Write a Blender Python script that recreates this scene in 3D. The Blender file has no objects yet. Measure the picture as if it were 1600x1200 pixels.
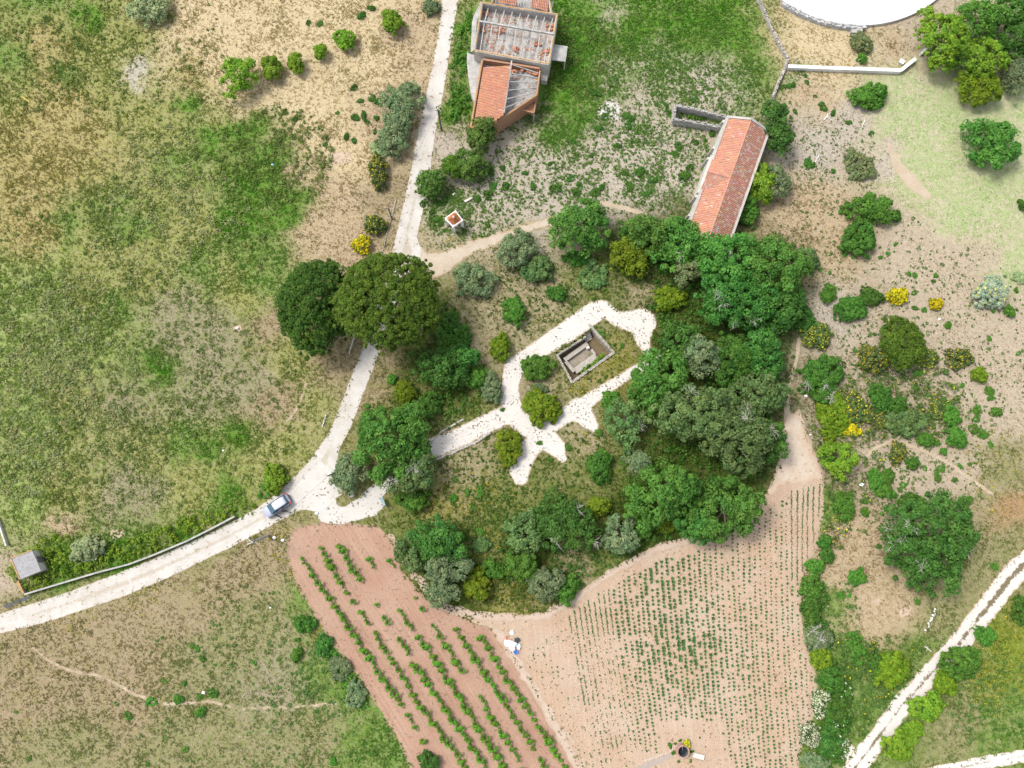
import bpy, math, random
import numpy as np
from mathutils import Vector

# ------------------------------------------------------------------ camera, sky, sun, exposure
scene = bpy.context.scene
C = scene.collection
HC, TILT, FPX = 112.0, math.radians(8.2), 1245.0
cam_d = bpy.data.cameras.new('camera'); cam = bpy.data.objects.new('camera', cam_d); C.objects.link(cam)
cam.location = (0, 0, HC); cam.rotation_euler = (TILT, 0, 0)
cam_d.sensor_width = 36.0; cam_d.lens = 36.0 * FPX / 1600.0; cam_d.clip_start = 0.5; cam_d.clip_end = 4000
scene.camera = cam
SUN_EL, SUN_AZ = math.radians(58), math.radians(-62)      # azimuth clockwise from +Y
world = bpy.data.worlds.new('World'); scene.world = world; world.use_nodes = True
wn = world.node_tree.nodes; wl = world.node_tree.links
sky = wn.new('ShaderNodeTexSky'); sky.sky_type = 'NISHITA'; sky.sun_disc = False
sky.sun_elevation = SUN_EL; sky.sun_rotation = SUN_AZ; sky.dust_density = 3.0; sky.air_density = 1.0
haze_veil = wn.new('ShaderNodeHueSaturation'); haze_veil.inputs['Saturation'].default_value = 0.4      # thin high cloud whitens the sky
wl.new(sky.outputs[0], haze_veil.inputs['Color']); wl.new(haze_veil.outputs[0], wn['Background'].inputs[0]); wn['Background'].inputs[1].default_value = 0.15
sun_d = bpy.data.lights.new('sun', 'SUN'); sun = bpy.data.objects.new('sun', sun_d); C.objects.link(sun)
sun_d.energy = 1.5; sun_d.angle = math.radians(14.0); sun_d.color = (1.0, 0.96, 0.9)
sd = Vector((math.sin(SUN_AZ) * math.cos(SUN_EL), math.cos(SUN_AZ) * math.cos(SUN_EL), math.sin(SUN_EL)))
sun.rotation_euler = sd.to_track_quat('Z', 'Y').to_euler(); sun.location = (-60, 40, 90)
vs = scene.view_settings; vs.view_transform = 'Standard'; vs.look = 'None'; vs.exposure = 1.0; vs.gamma = 1.0
vs.use_curve_mapping = False

random.seed(7); rng = np.random.default_rng(11)
SA, CA = math.sin(TILT), math.cos(TILT)

def P(px, py, z=0.0):                      # photograph point -> place on the level z
    dx = (px - 800.0) / FPX; dy = (600.0 - py) / FPX
    k = (HC - z) / (CA - dy * SA)
    return Vector((dx * k, (dy * CA + SA) * k, z))
def to_px(x, y):
    d = y / HC
    dy = (d * CA - SA) / (CA + d * SA)
    k = HC / (CA - dy * SA)
    return 800 + x / k * FPX, 600 - dy * FPX
def mpp(py, z=0.0):
    return (HC - z) / (CA - (600 - py) / FPX * SA) / FPX
def lin(c):
    c = np.asarray(c, float) / 255.0
    return np.where(c <= 0.04045, c / 12.92, ((c + 0.055) / 1.055) ** 2.4)
def alb(r, g, b, k=0.55):
    return tuple(lin((r, g, b)) * k)

# ------------------------------------------------------------------ noise and distance fields (numpy)
def _h(ix, iy, seed):
    n = (ix.astype(np.int64) * 374761393 + iy.astype(np.int64) * 668265263 + seed * 1442695041) & 0xffffffff
    n = ((n ^ (n >> 13)) * 1274126177) & 0xffffffff
    return ((n ^ (n >> 16)) & 0xffff) / 65535.0
def vnoise(x, y, s, seed=0):
    x = np.asarray(x) / s; y = np.asarray(y) / s
    ix = np.floor(x); iy = np.floor(y); fx = x - ix; fy = y - iy
    fx = fx * fx * (3 - 2 * fx); fy = fy * fy * (3 - 2 * fy)
    a = _h(ix, iy, seed); b = _h(ix + 1, iy, seed); c = _h(ix, iy + 1, seed); d = _h(ix + 1, iy + 1, seed)
    return (a * (1 - fx) + b * fx) * (1 - fy) + (c * (1 - fx) + d * fx) * fy
def fbm(x, y, s, seed=0, o=3):
    t = 0; a = 0.5; tot = 0
    for i in range(o):
        t = t + a * vnoise(x, y, s, seed + i * 17); tot += a; a *= 0.55; s *= 0.5
    return t / tot
def W(pts, z=0.0):
    return [tuple(P(p[0], p[1], z)[:2]) for p in pts]
def poly_sdf(poly):
    poly = np.array(poly, float)
    def f(x, y):
        x = np.asarray(x, float); y = np.asarray(y, float)
        d = np.full(x.shape, 1e9); ins = np.zeros(x.shape, bool); n = len(poly)
        for i in range(n):
            ax, ay = poly[i]; bx, by = poly[(i + 1) % n]
            ex, ey = bx - ax, by - ay; L = ex * ex + ey * ey + 1e-12
            t = np.clip(((x - ax) * ex + (y - ay) * ey) / L, 0, 1)
            d = np.minimum(d, (x - ax - t * ex) ** 2 + (y - ay - t * ey) ** 2)
            if ay != by:
                c = ((ay > y) != (by > y)) & (x < ex * (y - ay) / (by - ay) + ax)
                ins ^= c
        d = np.sqrt(d)
        return np.where(ins, d, -d)
    f.box = (poly[:, 0].min(), poly[:, 0].max(), poly[:, 1].min(), poly[:, 1].max())
    return f
def line_sdf(pts):                          # (px, py, width in px)
    w = [(*P(a, b)[:2], c * mpp(b) / 2) for a, b, c in pts]
    def f(x, y):
        x = np.asarray(x, float); y = np.asarray(y, float); d = np.full(x.shape, -1e9)
        for (ax, ay, ra), (bx, by, rb) in zip(w[:-1], w[1:]):
            ex, ey = bx - ax, by - ay; L = ex * ex + ey * ey + 1e-12
            t = np.clip(((x - ax) * ex + (y - ay) * ey) / L, 0, 1)
            d = np.maximum(d, ra + (rb - ra) * t - np.hypot(x - ax - t * ex, y - ay - t * ey))
        return d
    a = np.array(w); m = a[:, 2].max()
    f.box = (a[:, 0].min() - m, a[:, 0].max() + m, a[:, 1].min() - m, a[:, 1].max() + m)
    return f
def union(*fs):
    def f(x, y):
        d = fs[0](x, y)
        for g in fs[1:]: d = np.maximum(d, g(x, y))
        return d
    b = np.array([g.box for g in fs]); f.box = (b[:, 0].min(), b[:, 1].max(), b[:, 2].min(), b[:, 3].max())
    return f

# ------------------------------------------------------------------ mesh helpers
ORG = {}
def np_mesh(name, V, F, col=None, attrs=None, smooth=False):
    V = np.asarray(V, np.float32); F = np.asarray(F, np.int32); k = F.shape[1]
    me = bpy.data.meshes.new(name)
    me.vertices.add(len(V)); me.vertices.foreach_set('co', V.ravel())
    me.loops.add(F.size); me.loops.foreach_set('vertex_index', F.ravel())
    me.polygons.add(len(F)); me.polygons.foreach_set('loop_start', np.arange(0, F.size, k, dtype=np.int32))
    try: me.polygons.foreach_set('loop_total', np.full(len(F), k, np.int32))
    except Exception: pass
    if smooth: me.polygons.foreach_set('use_smooth', np.ones(len(F), bool))
    if col is not None:
        a = me.attributes.new('Col', 'FLOAT_COLOR', 'POINT')
        c = np.ones((len(V), 4), np.float32); c[:, :3] = col; a.data.foreach_set('color', c.ravel())
    for n, v in (attrs or {}).items():
        v = np.asarray(v, np.float32)
        if v.ndim == 1:
            a = me.attributes.new(n, 'FLOAT', 'POINT'); a.data.foreach_set('value', v)
        else:
            a = me.attributes.new(n, 'FLOAT_COLOR', 'POINT')
            c = np.ones((len(V), 4), np.float32); c[:, :3] = v; a.data.foreach_set('color', c.ravel())
    me.update(calc_edges=True); me.validate()
    return me
def link(name, me, mat=None, parent=None, loc=None):
    o = bpy.data.objects.new(name, me); C.objects.link(o)
    if mat and me and not me.materials: me.materials.append(mat)
    if parent is not None: o.parent = parent
    if loc is not None: o.location = loc
    return o
def tag(o, label, cat, group=None):
    o['label'] = label; o['category'] = cat
    if group: o['group'] = group
    return o
def thing(name, loc, label, cat, group=None):
    o = bpy.data.objects.new(name, None); C.objects.link(o); o.location = loc; o.empty_display_size = 0.3
    ORG[o.name] = Vector(loc)
    return tag(o, label, cat, group)
def structure(o): o['kind'] = 'structure'; return o
def stuff(o): o['kind'] = 'stuff'; return o

class MB:
    def __init__(s): s.v = []; s.f = []; s.c = []; s.col = (0.5, 0.5, 0.5)
    def face(s, pts, col=None):
        b = len(s.v); s.v += [tuple(p) for p in pts]; s.f.append(tuple(range(b, b + len(pts)))); s.c.append(col or s.col)
    def mesh(s, vs, fs, col=None):
        b = len(s.v); s.v += [tuple(p) for p in vs]
        for f in fs: s.f.append(tuple(b + i for i in f)); s.c.append(col or s.col)
    def prism(s, poly, z0, z1, col=None):       # poly of (x,y), z values may be lists
        n = len(poly); z0 = [z0] * n if not hasattr(z0, '__len__') else z0; z1 = [z1] * n if not hasattr(z1, '__len__') else z1
        ar = sum(poly[i][0] * poly[(i + 1) % n][1] - poly[(i + 1) % n][0] * poly[i][1] for i in range(n))
        idx = list(range(n)) if ar > 0 else list(range(n))[::-1]
        vs = [(poly[i][0], poly[i][1], z0[i]) for i in idx] + [(poly[i][0], poly[i][1], z1[i]) for i in idx]
        fs = [tuple(range(n))[::-1], tuple(range(n, 2 * n))] + [(i, (i + 1) % n, n + (i + 1) % n, n + i) for i in range(n)]
        s.mesh(vs, fs, col)
    def beam(s, a, b, w, h, col=None, up=None):
        a = Vector(a); b = Vector(b); d = (b - a).normalized(); u = Vector(up or (0, 0, 1))
        if abs(d.dot(u)) > 0.95: u = Vector((1, 0, 0))
        r = d.cross(u).normalized() * (w / 2); t = r.cross(d).normalized() * (h / 2)
        vs = [a - r - t, a + r - t, a + r + t, a - r + t, b - r - t, b + r - t, b + r + t, b - r + t]
        s.mesh(vs, [(0, 1, 2, 3)[::-1] if False else (0, 1, 2, 3), (7, 6, 5, 4), (1, 0, 4, 5), (2, 1, 5, 6), (3, 2, 6, 7), (0, 3, 7, 4)], col)
    def tube(s, a, b, r0, r1, n=6, col=None, caps=True):
        a = Vector(a); b = Vector(b); d = (b - a).normalized(); u = Vector((0, 0, 1)) if abs(d.z) < 0.9 else Vector((1, 0, 0))
        x = d.cross(u).normalized(); y = x.cross(d)
        vs = []
        for p, r in ((a, r0), (b, r1)):
            for i in range(n):
                t = 2 * math.pi * i / n; vs.append(p + (x * math.cos(t) + y * math.sin(t)) * r)
        fs = [(i, n + i, n + (i + 1) % n, (i + 1) % n) for i in range(n)]
        if caps: fs += [tuple(range(n)), tuple(range(n, 2 * n))[::-1]]
        s.mesh(vs, fs, col)
    def path(s, pts, rs, n=6, col=None):
        for i in range(len(pts) - 1): s.tube(pts[i], pts[i + 1], rs[i], rs[i + 1], n, col, caps=(i == len(pts) - 2))
    def lathe(s, c, prof, n=16, col=None):
        vs = []; fs = []
        for r, z in prof:
            for i in range(n):
                t = 2 * math.pi * i / n; vs.append((c[0] + r * math.cos(t), c[1] + r * math.sin(t), c[2] + z))
        for j in range(len(prof) - 1):
            for i in range(n): fs.append((j * n + i, j * n + (i + 1) % n, (j + 1) * n + (i + 1) % n, (j + 1) * n + i))
        s.mesh(vs, fs, col)
    def stone(s, c, sx, sy, sz, ang, col=None, j=0.18):
        vs = []
        ca, sa = math.cos(ang), math.sin(ang)
        for z in (-1, 1):
            for x, y in ((-1, -1), (1, -1), (1, 1), (-1, 1)):
                k = 0.82 if z > 0 else 1
                X = (x * k + random.uniform(-j, j)) * sx / 2; Y = (y * k + random.uniform(-j, j)) * sy / 2; Z = (z + random.uniform(-j, j)) * sz / 2
                vs.append((c[0] + X * ca - Y * sa, c[1] + X * sa + Y * ca, c[2] + Z))
        s.mesh(vs, [(3, 2, 1, 0), (4, 5, 6, 7), (0, 1, 5, 4), (1, 2, 6, 5), (2, 3, 7, 6), (3, 0, 4, 7)], col)
    def blob(s, c, r, seed=0, n=10, m=7, amp=0.25, col=None):
        R = random.Random(seed); ph = [R.uniform(0, 6.28) for _ in range(6)]
        vs = []; fs = []
        for j in range(m + 1):
            th = math.pi * j / m
            for i in range(n):
                p = 2 * math.pi * i / n
                k = 1 + amp * (math.sin(3 * p + ph[0]) * math.sin(2 * th + ph[1]) + 0.6 * math.sin(5 * p + ph[2] + 4 * th)) + R.uniform(-amp, amp) * 0.5
                vs.append((c[0] + r[0] * k * math.sin(th) * math.cos(p), c[1] + r[1] * k * math.sin(th) * math.sin(p), c[2] + r[2] * k * math.cos(th)))
        for j in range(m):
            for i in range(n): fs.append((j * n + i, (j + 1) * n + i, (j + 1) * n + (i + 1) % n, j * n + (i + 1) % n))
        s.mesh(vs, fs, col)
    def build(s, name, mat, parent=None, top=None, smooth=False, bevel=0):
        off = Vector((0, 0, 0))
        p = parent
        while p is not None and p.name not in ORG: p = p.parent
        if p is not None: off = ORG[p.name]
        if top is not None: off = Vector(top)
        me = bpy.data.meshes.new(name)
        me.from_pydata([(v[0] - off[0], v[1] - off[1], v[2] - off[2]) for v in s.v], [], s.f)
        a = me.attributes.new('Col', 'FLOAT_COLOR', 'CORNER')
        cs = []
        for f, c in zip(s.f, s.c): cs += list(c[:3]) + [1.0] and (list(c[:3]) + [1.0]) * len(f)
        a.data.foreach_set('color', cs)
        if smooth: me.polygons.foreach_set('use_smooth', [True] * len(me.polygons))
        me.update()
        o = link(name, me, mat, parent)
        if top is not None: o.location = off
        if bevel:
            b = o.modifiers.new('bevel', 'BEVEL'); b.width = bevel; b.segments = 2; b.limit_method = 'ANGLE'
        return o

# ------------------------------------------------------------------ materials
def nodes(name):
    m = bpy.data.materials.new(name); m.use_nodes = True
    t = m.node_tree; b = t.nodes['Principled BSDF']
    return m, t.nodes, t.links, b
def N(nd, typ, **kw):
    n = nd.new(typ)
    for k, v in kw.items():
        if k.startswith('i_'): n.inputs[k[2:].replace('_', ' ')].default_value = v
        else: setattr(n, k, v)
    return n
def noise(nd, lk, scale, detail=4, rough=0.6, vec=None):
    n = nd.new('ShaderNodeTexNoise'); n.inputs['Scale'].default_value = scale; n.inputs['Detail'].default_value = detail; n.inputs['Roughness'].default_value = rough
    if vec is not None: lk.new(vec, n.inputs['Vector'])
    return n.outputs['Fac']
def ramp(nd, lk, fac, a, b):
    n = nd.new('ShaderNodeMapRange'); n.inputs['From Min'].default_value = a; n.inputs['From Max'].default_value = b; n.clamp = True
    lk.new(fac, n.inputs['Value']); return n.outputs['Result']
def math_(nd, lk, op, a, b):
    n = nd.new('ShaderNodeMath'); n.operation = op
    for i, v in enumerate((a, b)):
        if isinstance(v, (int, float)): n.inputs[i].default_value = v
        else: lk.new(v, n.inputs[i])
    return n.outputs[0]
def mix(nd, lk, fac, a, b, mode='MIX'):
    n = nd.new('ShaderNodeMix'); n.data_type = 'RGBA'; n.blend_type = mode
    if isinstance(fac, (int, float)): n.inputs[0].default_value = fac
    else: lk.new(fac, n.inputs[0])
    for i, v in ((6, a), (7, b)):
        if isinstance(v, tuple): n.inputs[i].default_value = (*v[:3], 1)
        else: lk.new(v, n.inputs[i])
    return n.outputs[2]
def attr(nd, name, out='Color'):
    n = nd.new('ShaderNodeAttribute'); n.attribute_name = name; return n.outputs[out]
def coords(nd, lk):
    g = nd.new('ShaderNodeNewGeometry'); return g.outputs['Position']
def bump(nd, lk, h, strength, dist, b):
    n = nd.new('ShaderNodeBump'); n.inputs['Strength'].default_value = strength; n.inputs['Distance'].default_value = dist
    lk.new(h, n.inputs['Height']); lk.new(n.outputs[0], b.inputs['Normal'])

def surf(name, col=None, rough=0.85, amt=0.35, scale=2.0, dirt=None, bumpd=0.02, metal=0.0, spec=0.3):
    m, nd, lk, b = nodes(name); pos = coords(nd, lk)
    base = attr(nd, 'Col') if col is None else tuple(col)
    n1 = noise(nd, lk, scale, 6, 0.65, pos)
    lo = math_(nd, lk, 'ADD', math_(nd, lk, 'MULTIPLY', ramp(nd, lk, n1, 0.3, 0.7), amt), 1 - amt * 0.6)
    cr = nd.new('ShaderNodeCombineColor')
    for i in range(3): lk.new(lo, cr.inputs[i])
    c = mix(nd, lk, 1.0, base, cr.outputs[0], 'MULTIPLY')
    if dirt:
        n2 = noise(nd, lk, scale * 0.45, 5, 0.7, pos)
        c = mix(nd, lk, math_(nd, lk, 'MULTIPLY', ramp(nd, lk, n2, 0.5, 0.66), dirt[1]), c, tuple(dirt[0]))
    lk.new(c, b.inputs['Base Color']); b.inputs['Roughness'].default_value = rough; b.inputs['Metallic'].default_value = metal
    b.inputs['Specular IOR Level'].default_value = spec
    if bumpd: bump(nd, lk, noise(nd, lk, scale * 6, 5, 0.7, pos), 0.6, bumpd, b)
    return m
M = {}
def foliage_mat(name, trans=0.3, rough=0.6, spec=0.2):
    m, nd, lk, b = nodes(name)
    oi = nd.new('ShaderNodeObjectInfo'); c = attr(nd, 'Col')
    hs = nd.new('ShaderNodeHueSaturation'); lk.new(c, hs.inputs['Color'])
    lk.new(math_(nd, lk, 'ADD', math_(nd, lk, 'MULTIPLY', oi.outputs['Random'], 0.025), 0.4875), hs.inputs['Hue'])
    lk.new(math_(nd, lk, 'ADD', math_(nd, lk, 'MULTIPLY', oi.outputs['Random'], 0.3), 0.85), hs.inputs['Value'])
    lk.new(hs.outputs[0], b.inputs['Base Color']); b.inputs['Roughness'].default_value = rough; b.inputs['Specular IOR Level'].default_value = spec
    tr = nd.new('ShaderNodeBsdfTranslucent'); lk.new(hs.outputs[0], tr.inputs['Color'])
    mx = nd.new('ShaderNodeMixShader'); mx.inputs[0].default_value = trans
    lk.new(b.outputs[0], mx.inputs[1]); lk.new(tr.outputs[0], mx.inputs[2]); lk.new(mx.outputs[0], nd['Material Output'].inputs[0])
    return m
M['leaf'] = foliage_mat('leaf'); M['grass'] = foliage_mat('grass_blade', 0.35, 0.8, 0.1)
M['bark'] = surf('bark', (0.13, 0.105, 0.08), 0.95, 0.5, 6)
M['deadwood'] = surf('dead_wood', (0.42, 0.39, 0.35), 0.9, 0.4, 6)
M['concrete'] = surf('concrete', (0.36, 0.35, 0.33), 0.9, 0.45, 1.5, ((0.12, 0.12, 0.11), 0.5))
M['concrete_pale'] = surf('pale_render', (0.5, 0.48, 0.43), 0.9, 0.3, 1.2, ((0.24, 0.22, 0.19), 0.5))
M['white'] = surf('whitewash', (0.74, 0.73, 0.7), 0.8, 0.2, 1.2, ((0.45, 0.43, 0.38), 0.4))
M['limewash'] = surf('old_limewash', (0.37, 0.355, 0.32), 0.9, 0.3, 1.6, ((0.33, 0.31, 0.27), 0.5))
M['brickwall'] = surf('hollow_brick', (0.36, 0.19, 0.11), 0.9, 0.4, 3, ((0.3, 0.24, 0.2), 0.4))
M['ochre'] = surf('ochre_lichen_coping', (0.40, 0.23, 0.09), 0.9, 0.6, 2.5, ((0.30, 0.26, 0.2), 0.9))
M['tile'] = surf('clay_tile', None, 0.85, 0.3, 3.0)
M['stone'] = surf('stone', None, 0.95, 0.45, 3.0)
M['rubble'] = surf('rubble', None, 0.95, 0.5, 3.0)
M['plain'] = surf('painted', None, 0.6, 0.15, 2.0, bumpd=0)
M['wood'] = surf('pole_wood', (0.12, 0.11, 0.1), 0.9, 0.4, 5)
M['metal'] = surf('galvanised', (0.5, 0.52, 0.54), 0.5, 0.2, 4, metal=0.4)
M['carpaint'] = surf('car_paint', (0.33, 0.35, 0.42), 0.3, 0.05, 1, bumpd=0, metal=0.25, spec=0.5)
M['carroof'] = surf('car_roof_paint', (0.44, 0.45, 0.52), 0.28, 0.05, 1, bumpd=0, spec=0.5)
M['glass'] = surf('car_glass', (0.035, 0.09, 0.13), 0.06, 0.1, 1, bumpd=0, spec=0.7)
M['black'] = surf('black_plastic', (0.02, 0.02, 0.022), 0.6, 0.2, 4, bumpd=0)
M['red'] = surf('red_lens', (0.55, 0.03, 0.03), 0.2, 0.1, 4, bumpd=0)
M['lens'] = surf('clear_lens', (0.6, 0.63, 0.66), 0.12, 0.1, 4, bumpd=0)
M['plastic'] = surf('plastic_sheet', None, 0.45, 0.1, 3, bumpd=0.02)
M['skin'] = surf('skin', (0.42, 0.25, 0.18), 0.6, 0.1, 4, bumpd=0)
M['cloth'] = surf('dark_cloth', (0.03, 0.03, 0.045), 0.9, 0.3, 8, bumpd=0)
M['hair'] = surf('hair', (0.03, 0.02, 0.015), 0.7, 0.3, 8, bumpd=0)

def sheet_mat(name, c1, c2, edge_col, edge_w, speck=None, scale=0.5, tracks=None, grain=0.25, edge_noise=1.2, bumpd=0.06):
    """bare earth or gravel sheet: broad tone changes, fine grain, ragged dirty border, optional litter specks / grassy middle"""
    m, nd, lk, b = nodes(name); pos = coords(nd, lk); e = attr(nd, 'edge', 'Fac')
    c = mix(nd, lk, ramp(nd, lk, noise(nd, lk, scale, 6, 0.65, pos), 0.35, 0.65), c1, c2)
    g = noise(nd, lk, 9, 6, 0.75, pos)
    gm = math_(nd, lk, 'ADD', math_(nd, lk, 'MULTIPLY', ramp(nd, lk, g, 0.3, 0.7), grain * 2), 1 - grain)
    cc = nd.new('ShaderNodeCombineColor')
    for i in range(3): lk.new(gm, cc.inputs[i])
    c = mix(nd, lk, 1.0, c, cc.outputs[0], 'MULTIPLY')
    n2 = noise(nd, lk, edge_noise, 6, 0.7, pos)
    k = math_(nd, lk, 'ADD', math_(nd, lk, 'MULTIPLY', math_(nd, lk, 'SUBTRACT', n2, 0.5), -edge_w * 3.2), e)
    c = mix(nd, lk, ramp(nd, lk, k, edge_w, edge_w * 0.15), c, edge_col)
    if tracks:                                   # (distance from edge where the middle begins, colour)
        k2 = math_(nd, lk, 'ADD', math_(nd, lk, 'MULTIPLY', math_(nd, lk, 'SUBTRACT', noise(nd, lk, 2.2, 5, 0.75, pos), 0.5), 1.3), e)
        c = mix(nd, lk, math_(nd, lk, 'MULTIPLY', ramp(nd, lk, k2, tracks[0], tracks[0] + 0.15), tracks[2]), c, tracks[1])
    if speck:
        sp = math_(nd, lk, 'MULTIPLY', ramp(nd, lk, noise(nd, lk, speck[0], 2, 0.5, pos), speck[1], speck[1] + 0.03), ramp(nd, lk, noise(nd, lk, 0.35, 3, 0.6, pos), 0.42, 0.6))
        c = mix(nd, lk, math_(nd, lk, 'MULTIPLY', sp, 0.85), c, speck[2])
    lk.new(c, b.inputs['Base Color']); b.inputs['Roughness'].default_value = 0.95; b.inputs['Specular IOR Level'].default_value = 0.15
    bump(nd, lk, noise(nd, lk, 5, 6, 0.7, pos), 0.7, bumpd, b)
    return m

# ------------------------------------------------------------------ where the sheets lie
road_poly = W([(690, -14), (689, 25), (676, 100), (665, 150), (655, 200), (644, 255), (634, 300), (622, 355), (611, 402), (600, 440), (588, 480), (575, 520), (560, 560), (545, 598), (535, 625),
               (523, 655), (511, 680), (497, 700), (470, 735), (450, 754), (420, 780), (398, 796), (350, 822), (300, 846), (240, 873), (175, 899), (100, 927), (40, 946), (-20, 964), (-60, 975), (-60, 1008), (0, 990),
               (60, 976), (105, 962), (180, 937), (250, 909), (310, 880), (360, 856), (402, 833), (432, 817), (470, 797), (505, 790), (540, 770), (525, 735), (530, 705), (537, 690), (545, 675), (555, 652), (566, 620), (574, 600), (590, 560), (605, 525), (618, 490), (628, 455), (650, 430),
               (660, 395), (652, 370), (660, 335), (667, 300), (675, 250), (682, 200), (692, 150), (700, 100), (706, 60), (712, 25), (719, -14)])
fore_poly = W([(500, 720), (524, 735), (524, 760), (521, 775), (528, 790), (538, 791), (560, 780), (573, 765), (590, 750), (612, 740), (640, 725), (668, 697), (680, 716), (650, 740), (612, 762), (597, 778), (601, 792), (590, 803), (560, 813), (535, 819), (510, 818), (498, 812), (495, 802), (478, 795), (440, 800), (450, 770)])
track_l = W([(636, 400), (655, 378), (668, 392), (690, 392), (730, 378), (780, 362), (830, 346), (868, 335), (872, 350), (830, 362), (785, 378), (745, 395), (715, 415), (690, 430), (672, 440), (650, 425)])
f_road = poly_sdf(road_poly); f_fore = poly_sdf(fore_poly); f_side = poly_sdf(track_l)
f_park = union(line_sdf([(664, 705, 34), (720, 683, 32), (775, 655, 32), (800, 645, 32)]),
               line_sdf([(800, 648, 36), (796, 610, 29), (802, 575, 32), (845, 544, 31), (890, 515, 35), (930, 487, 36)]),
               line_sdf([(925, 490, 30), (940, 480, 26), (965, 499, 24), (1002, 504, 47)]), line_sdf([(1002, 504, 47), (1005, 535, 22), (1014, 556, 12)]),
               line_sdf([(800, 648, 32), (825, 667, 34), (860, 662, 31), (900, 640, 27), (940, 612, 21), (985, 583, 18), (1030, 560, 14)]),
               line_sdf([(830, 660, 40), (848, 680, 38), (826, 702, 31), (812, 736, 33), (813, 746, 26)]), line_sdf([(848, 680, 38), (868, 698, 32), (879, 715, 16)]), line_sdf([(905, 640, 40), (925, 665, 22)]))
vine_poly = W([(449, 842), (462, 824), (500, 815), (560, 818), (592, 822), (610, 845), (628, 890), (665, 935), (700, 955), (740, 972), (772, 985), (798, 1020), (835, 1070), (870, 1130), (905, 1195), (940, 1262), (688, 1262), (640, 1195), (600, 1118), (545, 1040), (500, 975), (462, 912), (447, 866)])
crop_poly = W([(700, 950), (760, 962), (800, 960), (848, 958), (890, 940), (925, 908), (985, 872), (1040, 845), (1100, 835), (1150, 815), (1188, 785), (1212, 740), (1222, 690), (1226, 650), (1250, 640), (1265, 685), (1288, 745), (1286, 800), (1276, 855), (1254, 905), (1252, 950), (1258, 1000), (1274, 1050), (1280, 1085), (1268, 1130), (1250, 1180), (1244, 1262), (930, 1262), (902, 1195), (868, 1130), (832, 1070), (795, 1020), (772, 985), (740, 972)])
f_vine = poly_sdf(vine_poly); f_crop = poly_sdf(crop_poly)
f_tr = union(line_sdf([(1650, 836, 36), (1579, 902, 36), (1502, 1001, 33), (1410, 1101, 32), (1336, 1200, 31), (1310, 1240, 31)]))
f_tr2 = line_sdf([(1640, 1174, 19), (1600, 1181, 19), (1530, 1193, 19), (1440, 1212, 19)])
f_foot = [line_sdf([(52, 1012, 3), (75, 1032, 3), (110, 1048, 3.5), (160, 1057, 3.5), (185, 1070, 3.5), (212, 1086, 4), (260, 1100, 4), (330, 1096, 3), (370, 1107, 3), (440, 1106, 3), (530, 1099, 3)]),
          line_sdf([(1330, 740, 4), (1345, 722, 5), (1367, 700, 5), (1393, 688, 5), (1400, 689, 5), (1440, 702, 5), (1478, 721, 4.5), (1512, 745, 4.5), (1550, 772, 4.5)]),
          line_sdf([(1249, 530, 6), (1243, 570, 5), (1231, 605, 6), (1229, 640, 9), (1234, 665, 16)]),
          line_sdf([(1388, 225, 5), (1402, 258, 16), (1425, 285, 22), (1448, 305, 12)]),
          line_sdf([(478, 600, 3), (470, 625, 3), (460, 645, 3), (438, 668, 3), (436, 700, 3), (440, 720, 3)]),
          line_sdf([(940, 317, 8), (975, 325, 8), (1008, 335, 5)])]
pit_rim = [P(870, 554), P(894, 599), P(960, 552), P(921, 508), P(912, 526)]
f_pit = poly_sdf([tuple(p[:2]) for p in pit_rim])
def circum(a, b, c):
    ax, ay, bx, by, cx, cy = a.x, a.y, b.x, b.y, c.x, c.y; d = 2 * (ax * (by - cy) + bx * (cy - ay) + cx * (ay - by))
    ux = ((ax * ax + ay * ay) * (by - cy) + (bx * bx + by * by) * (cy - ay) + (cx * cx + cy * cy) * (ay - by)) / d
    uy = ((ax * ax + ay * ay) * (cx - bx) + (bx * bx + by * by) * (ax - cx) + (cx * cx + cy * cy) * (bx - ax)) / d
    return Vector((ux, uy, 0)), math.hypot(ax - ux, ay - uy)
sc, sr = circum(P(1222, 0, .5), P(1333, 39, .5), P(1462, 0, .5))
def f_plaza(x, y): return sr - np.hypot(np.asarray(x) - sc.x, np.asarray(y) - sc.y)
f_plaza.box = (sc.x - sr, sc.x + sr, sc.y - sr, sc.y + sr)

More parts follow.
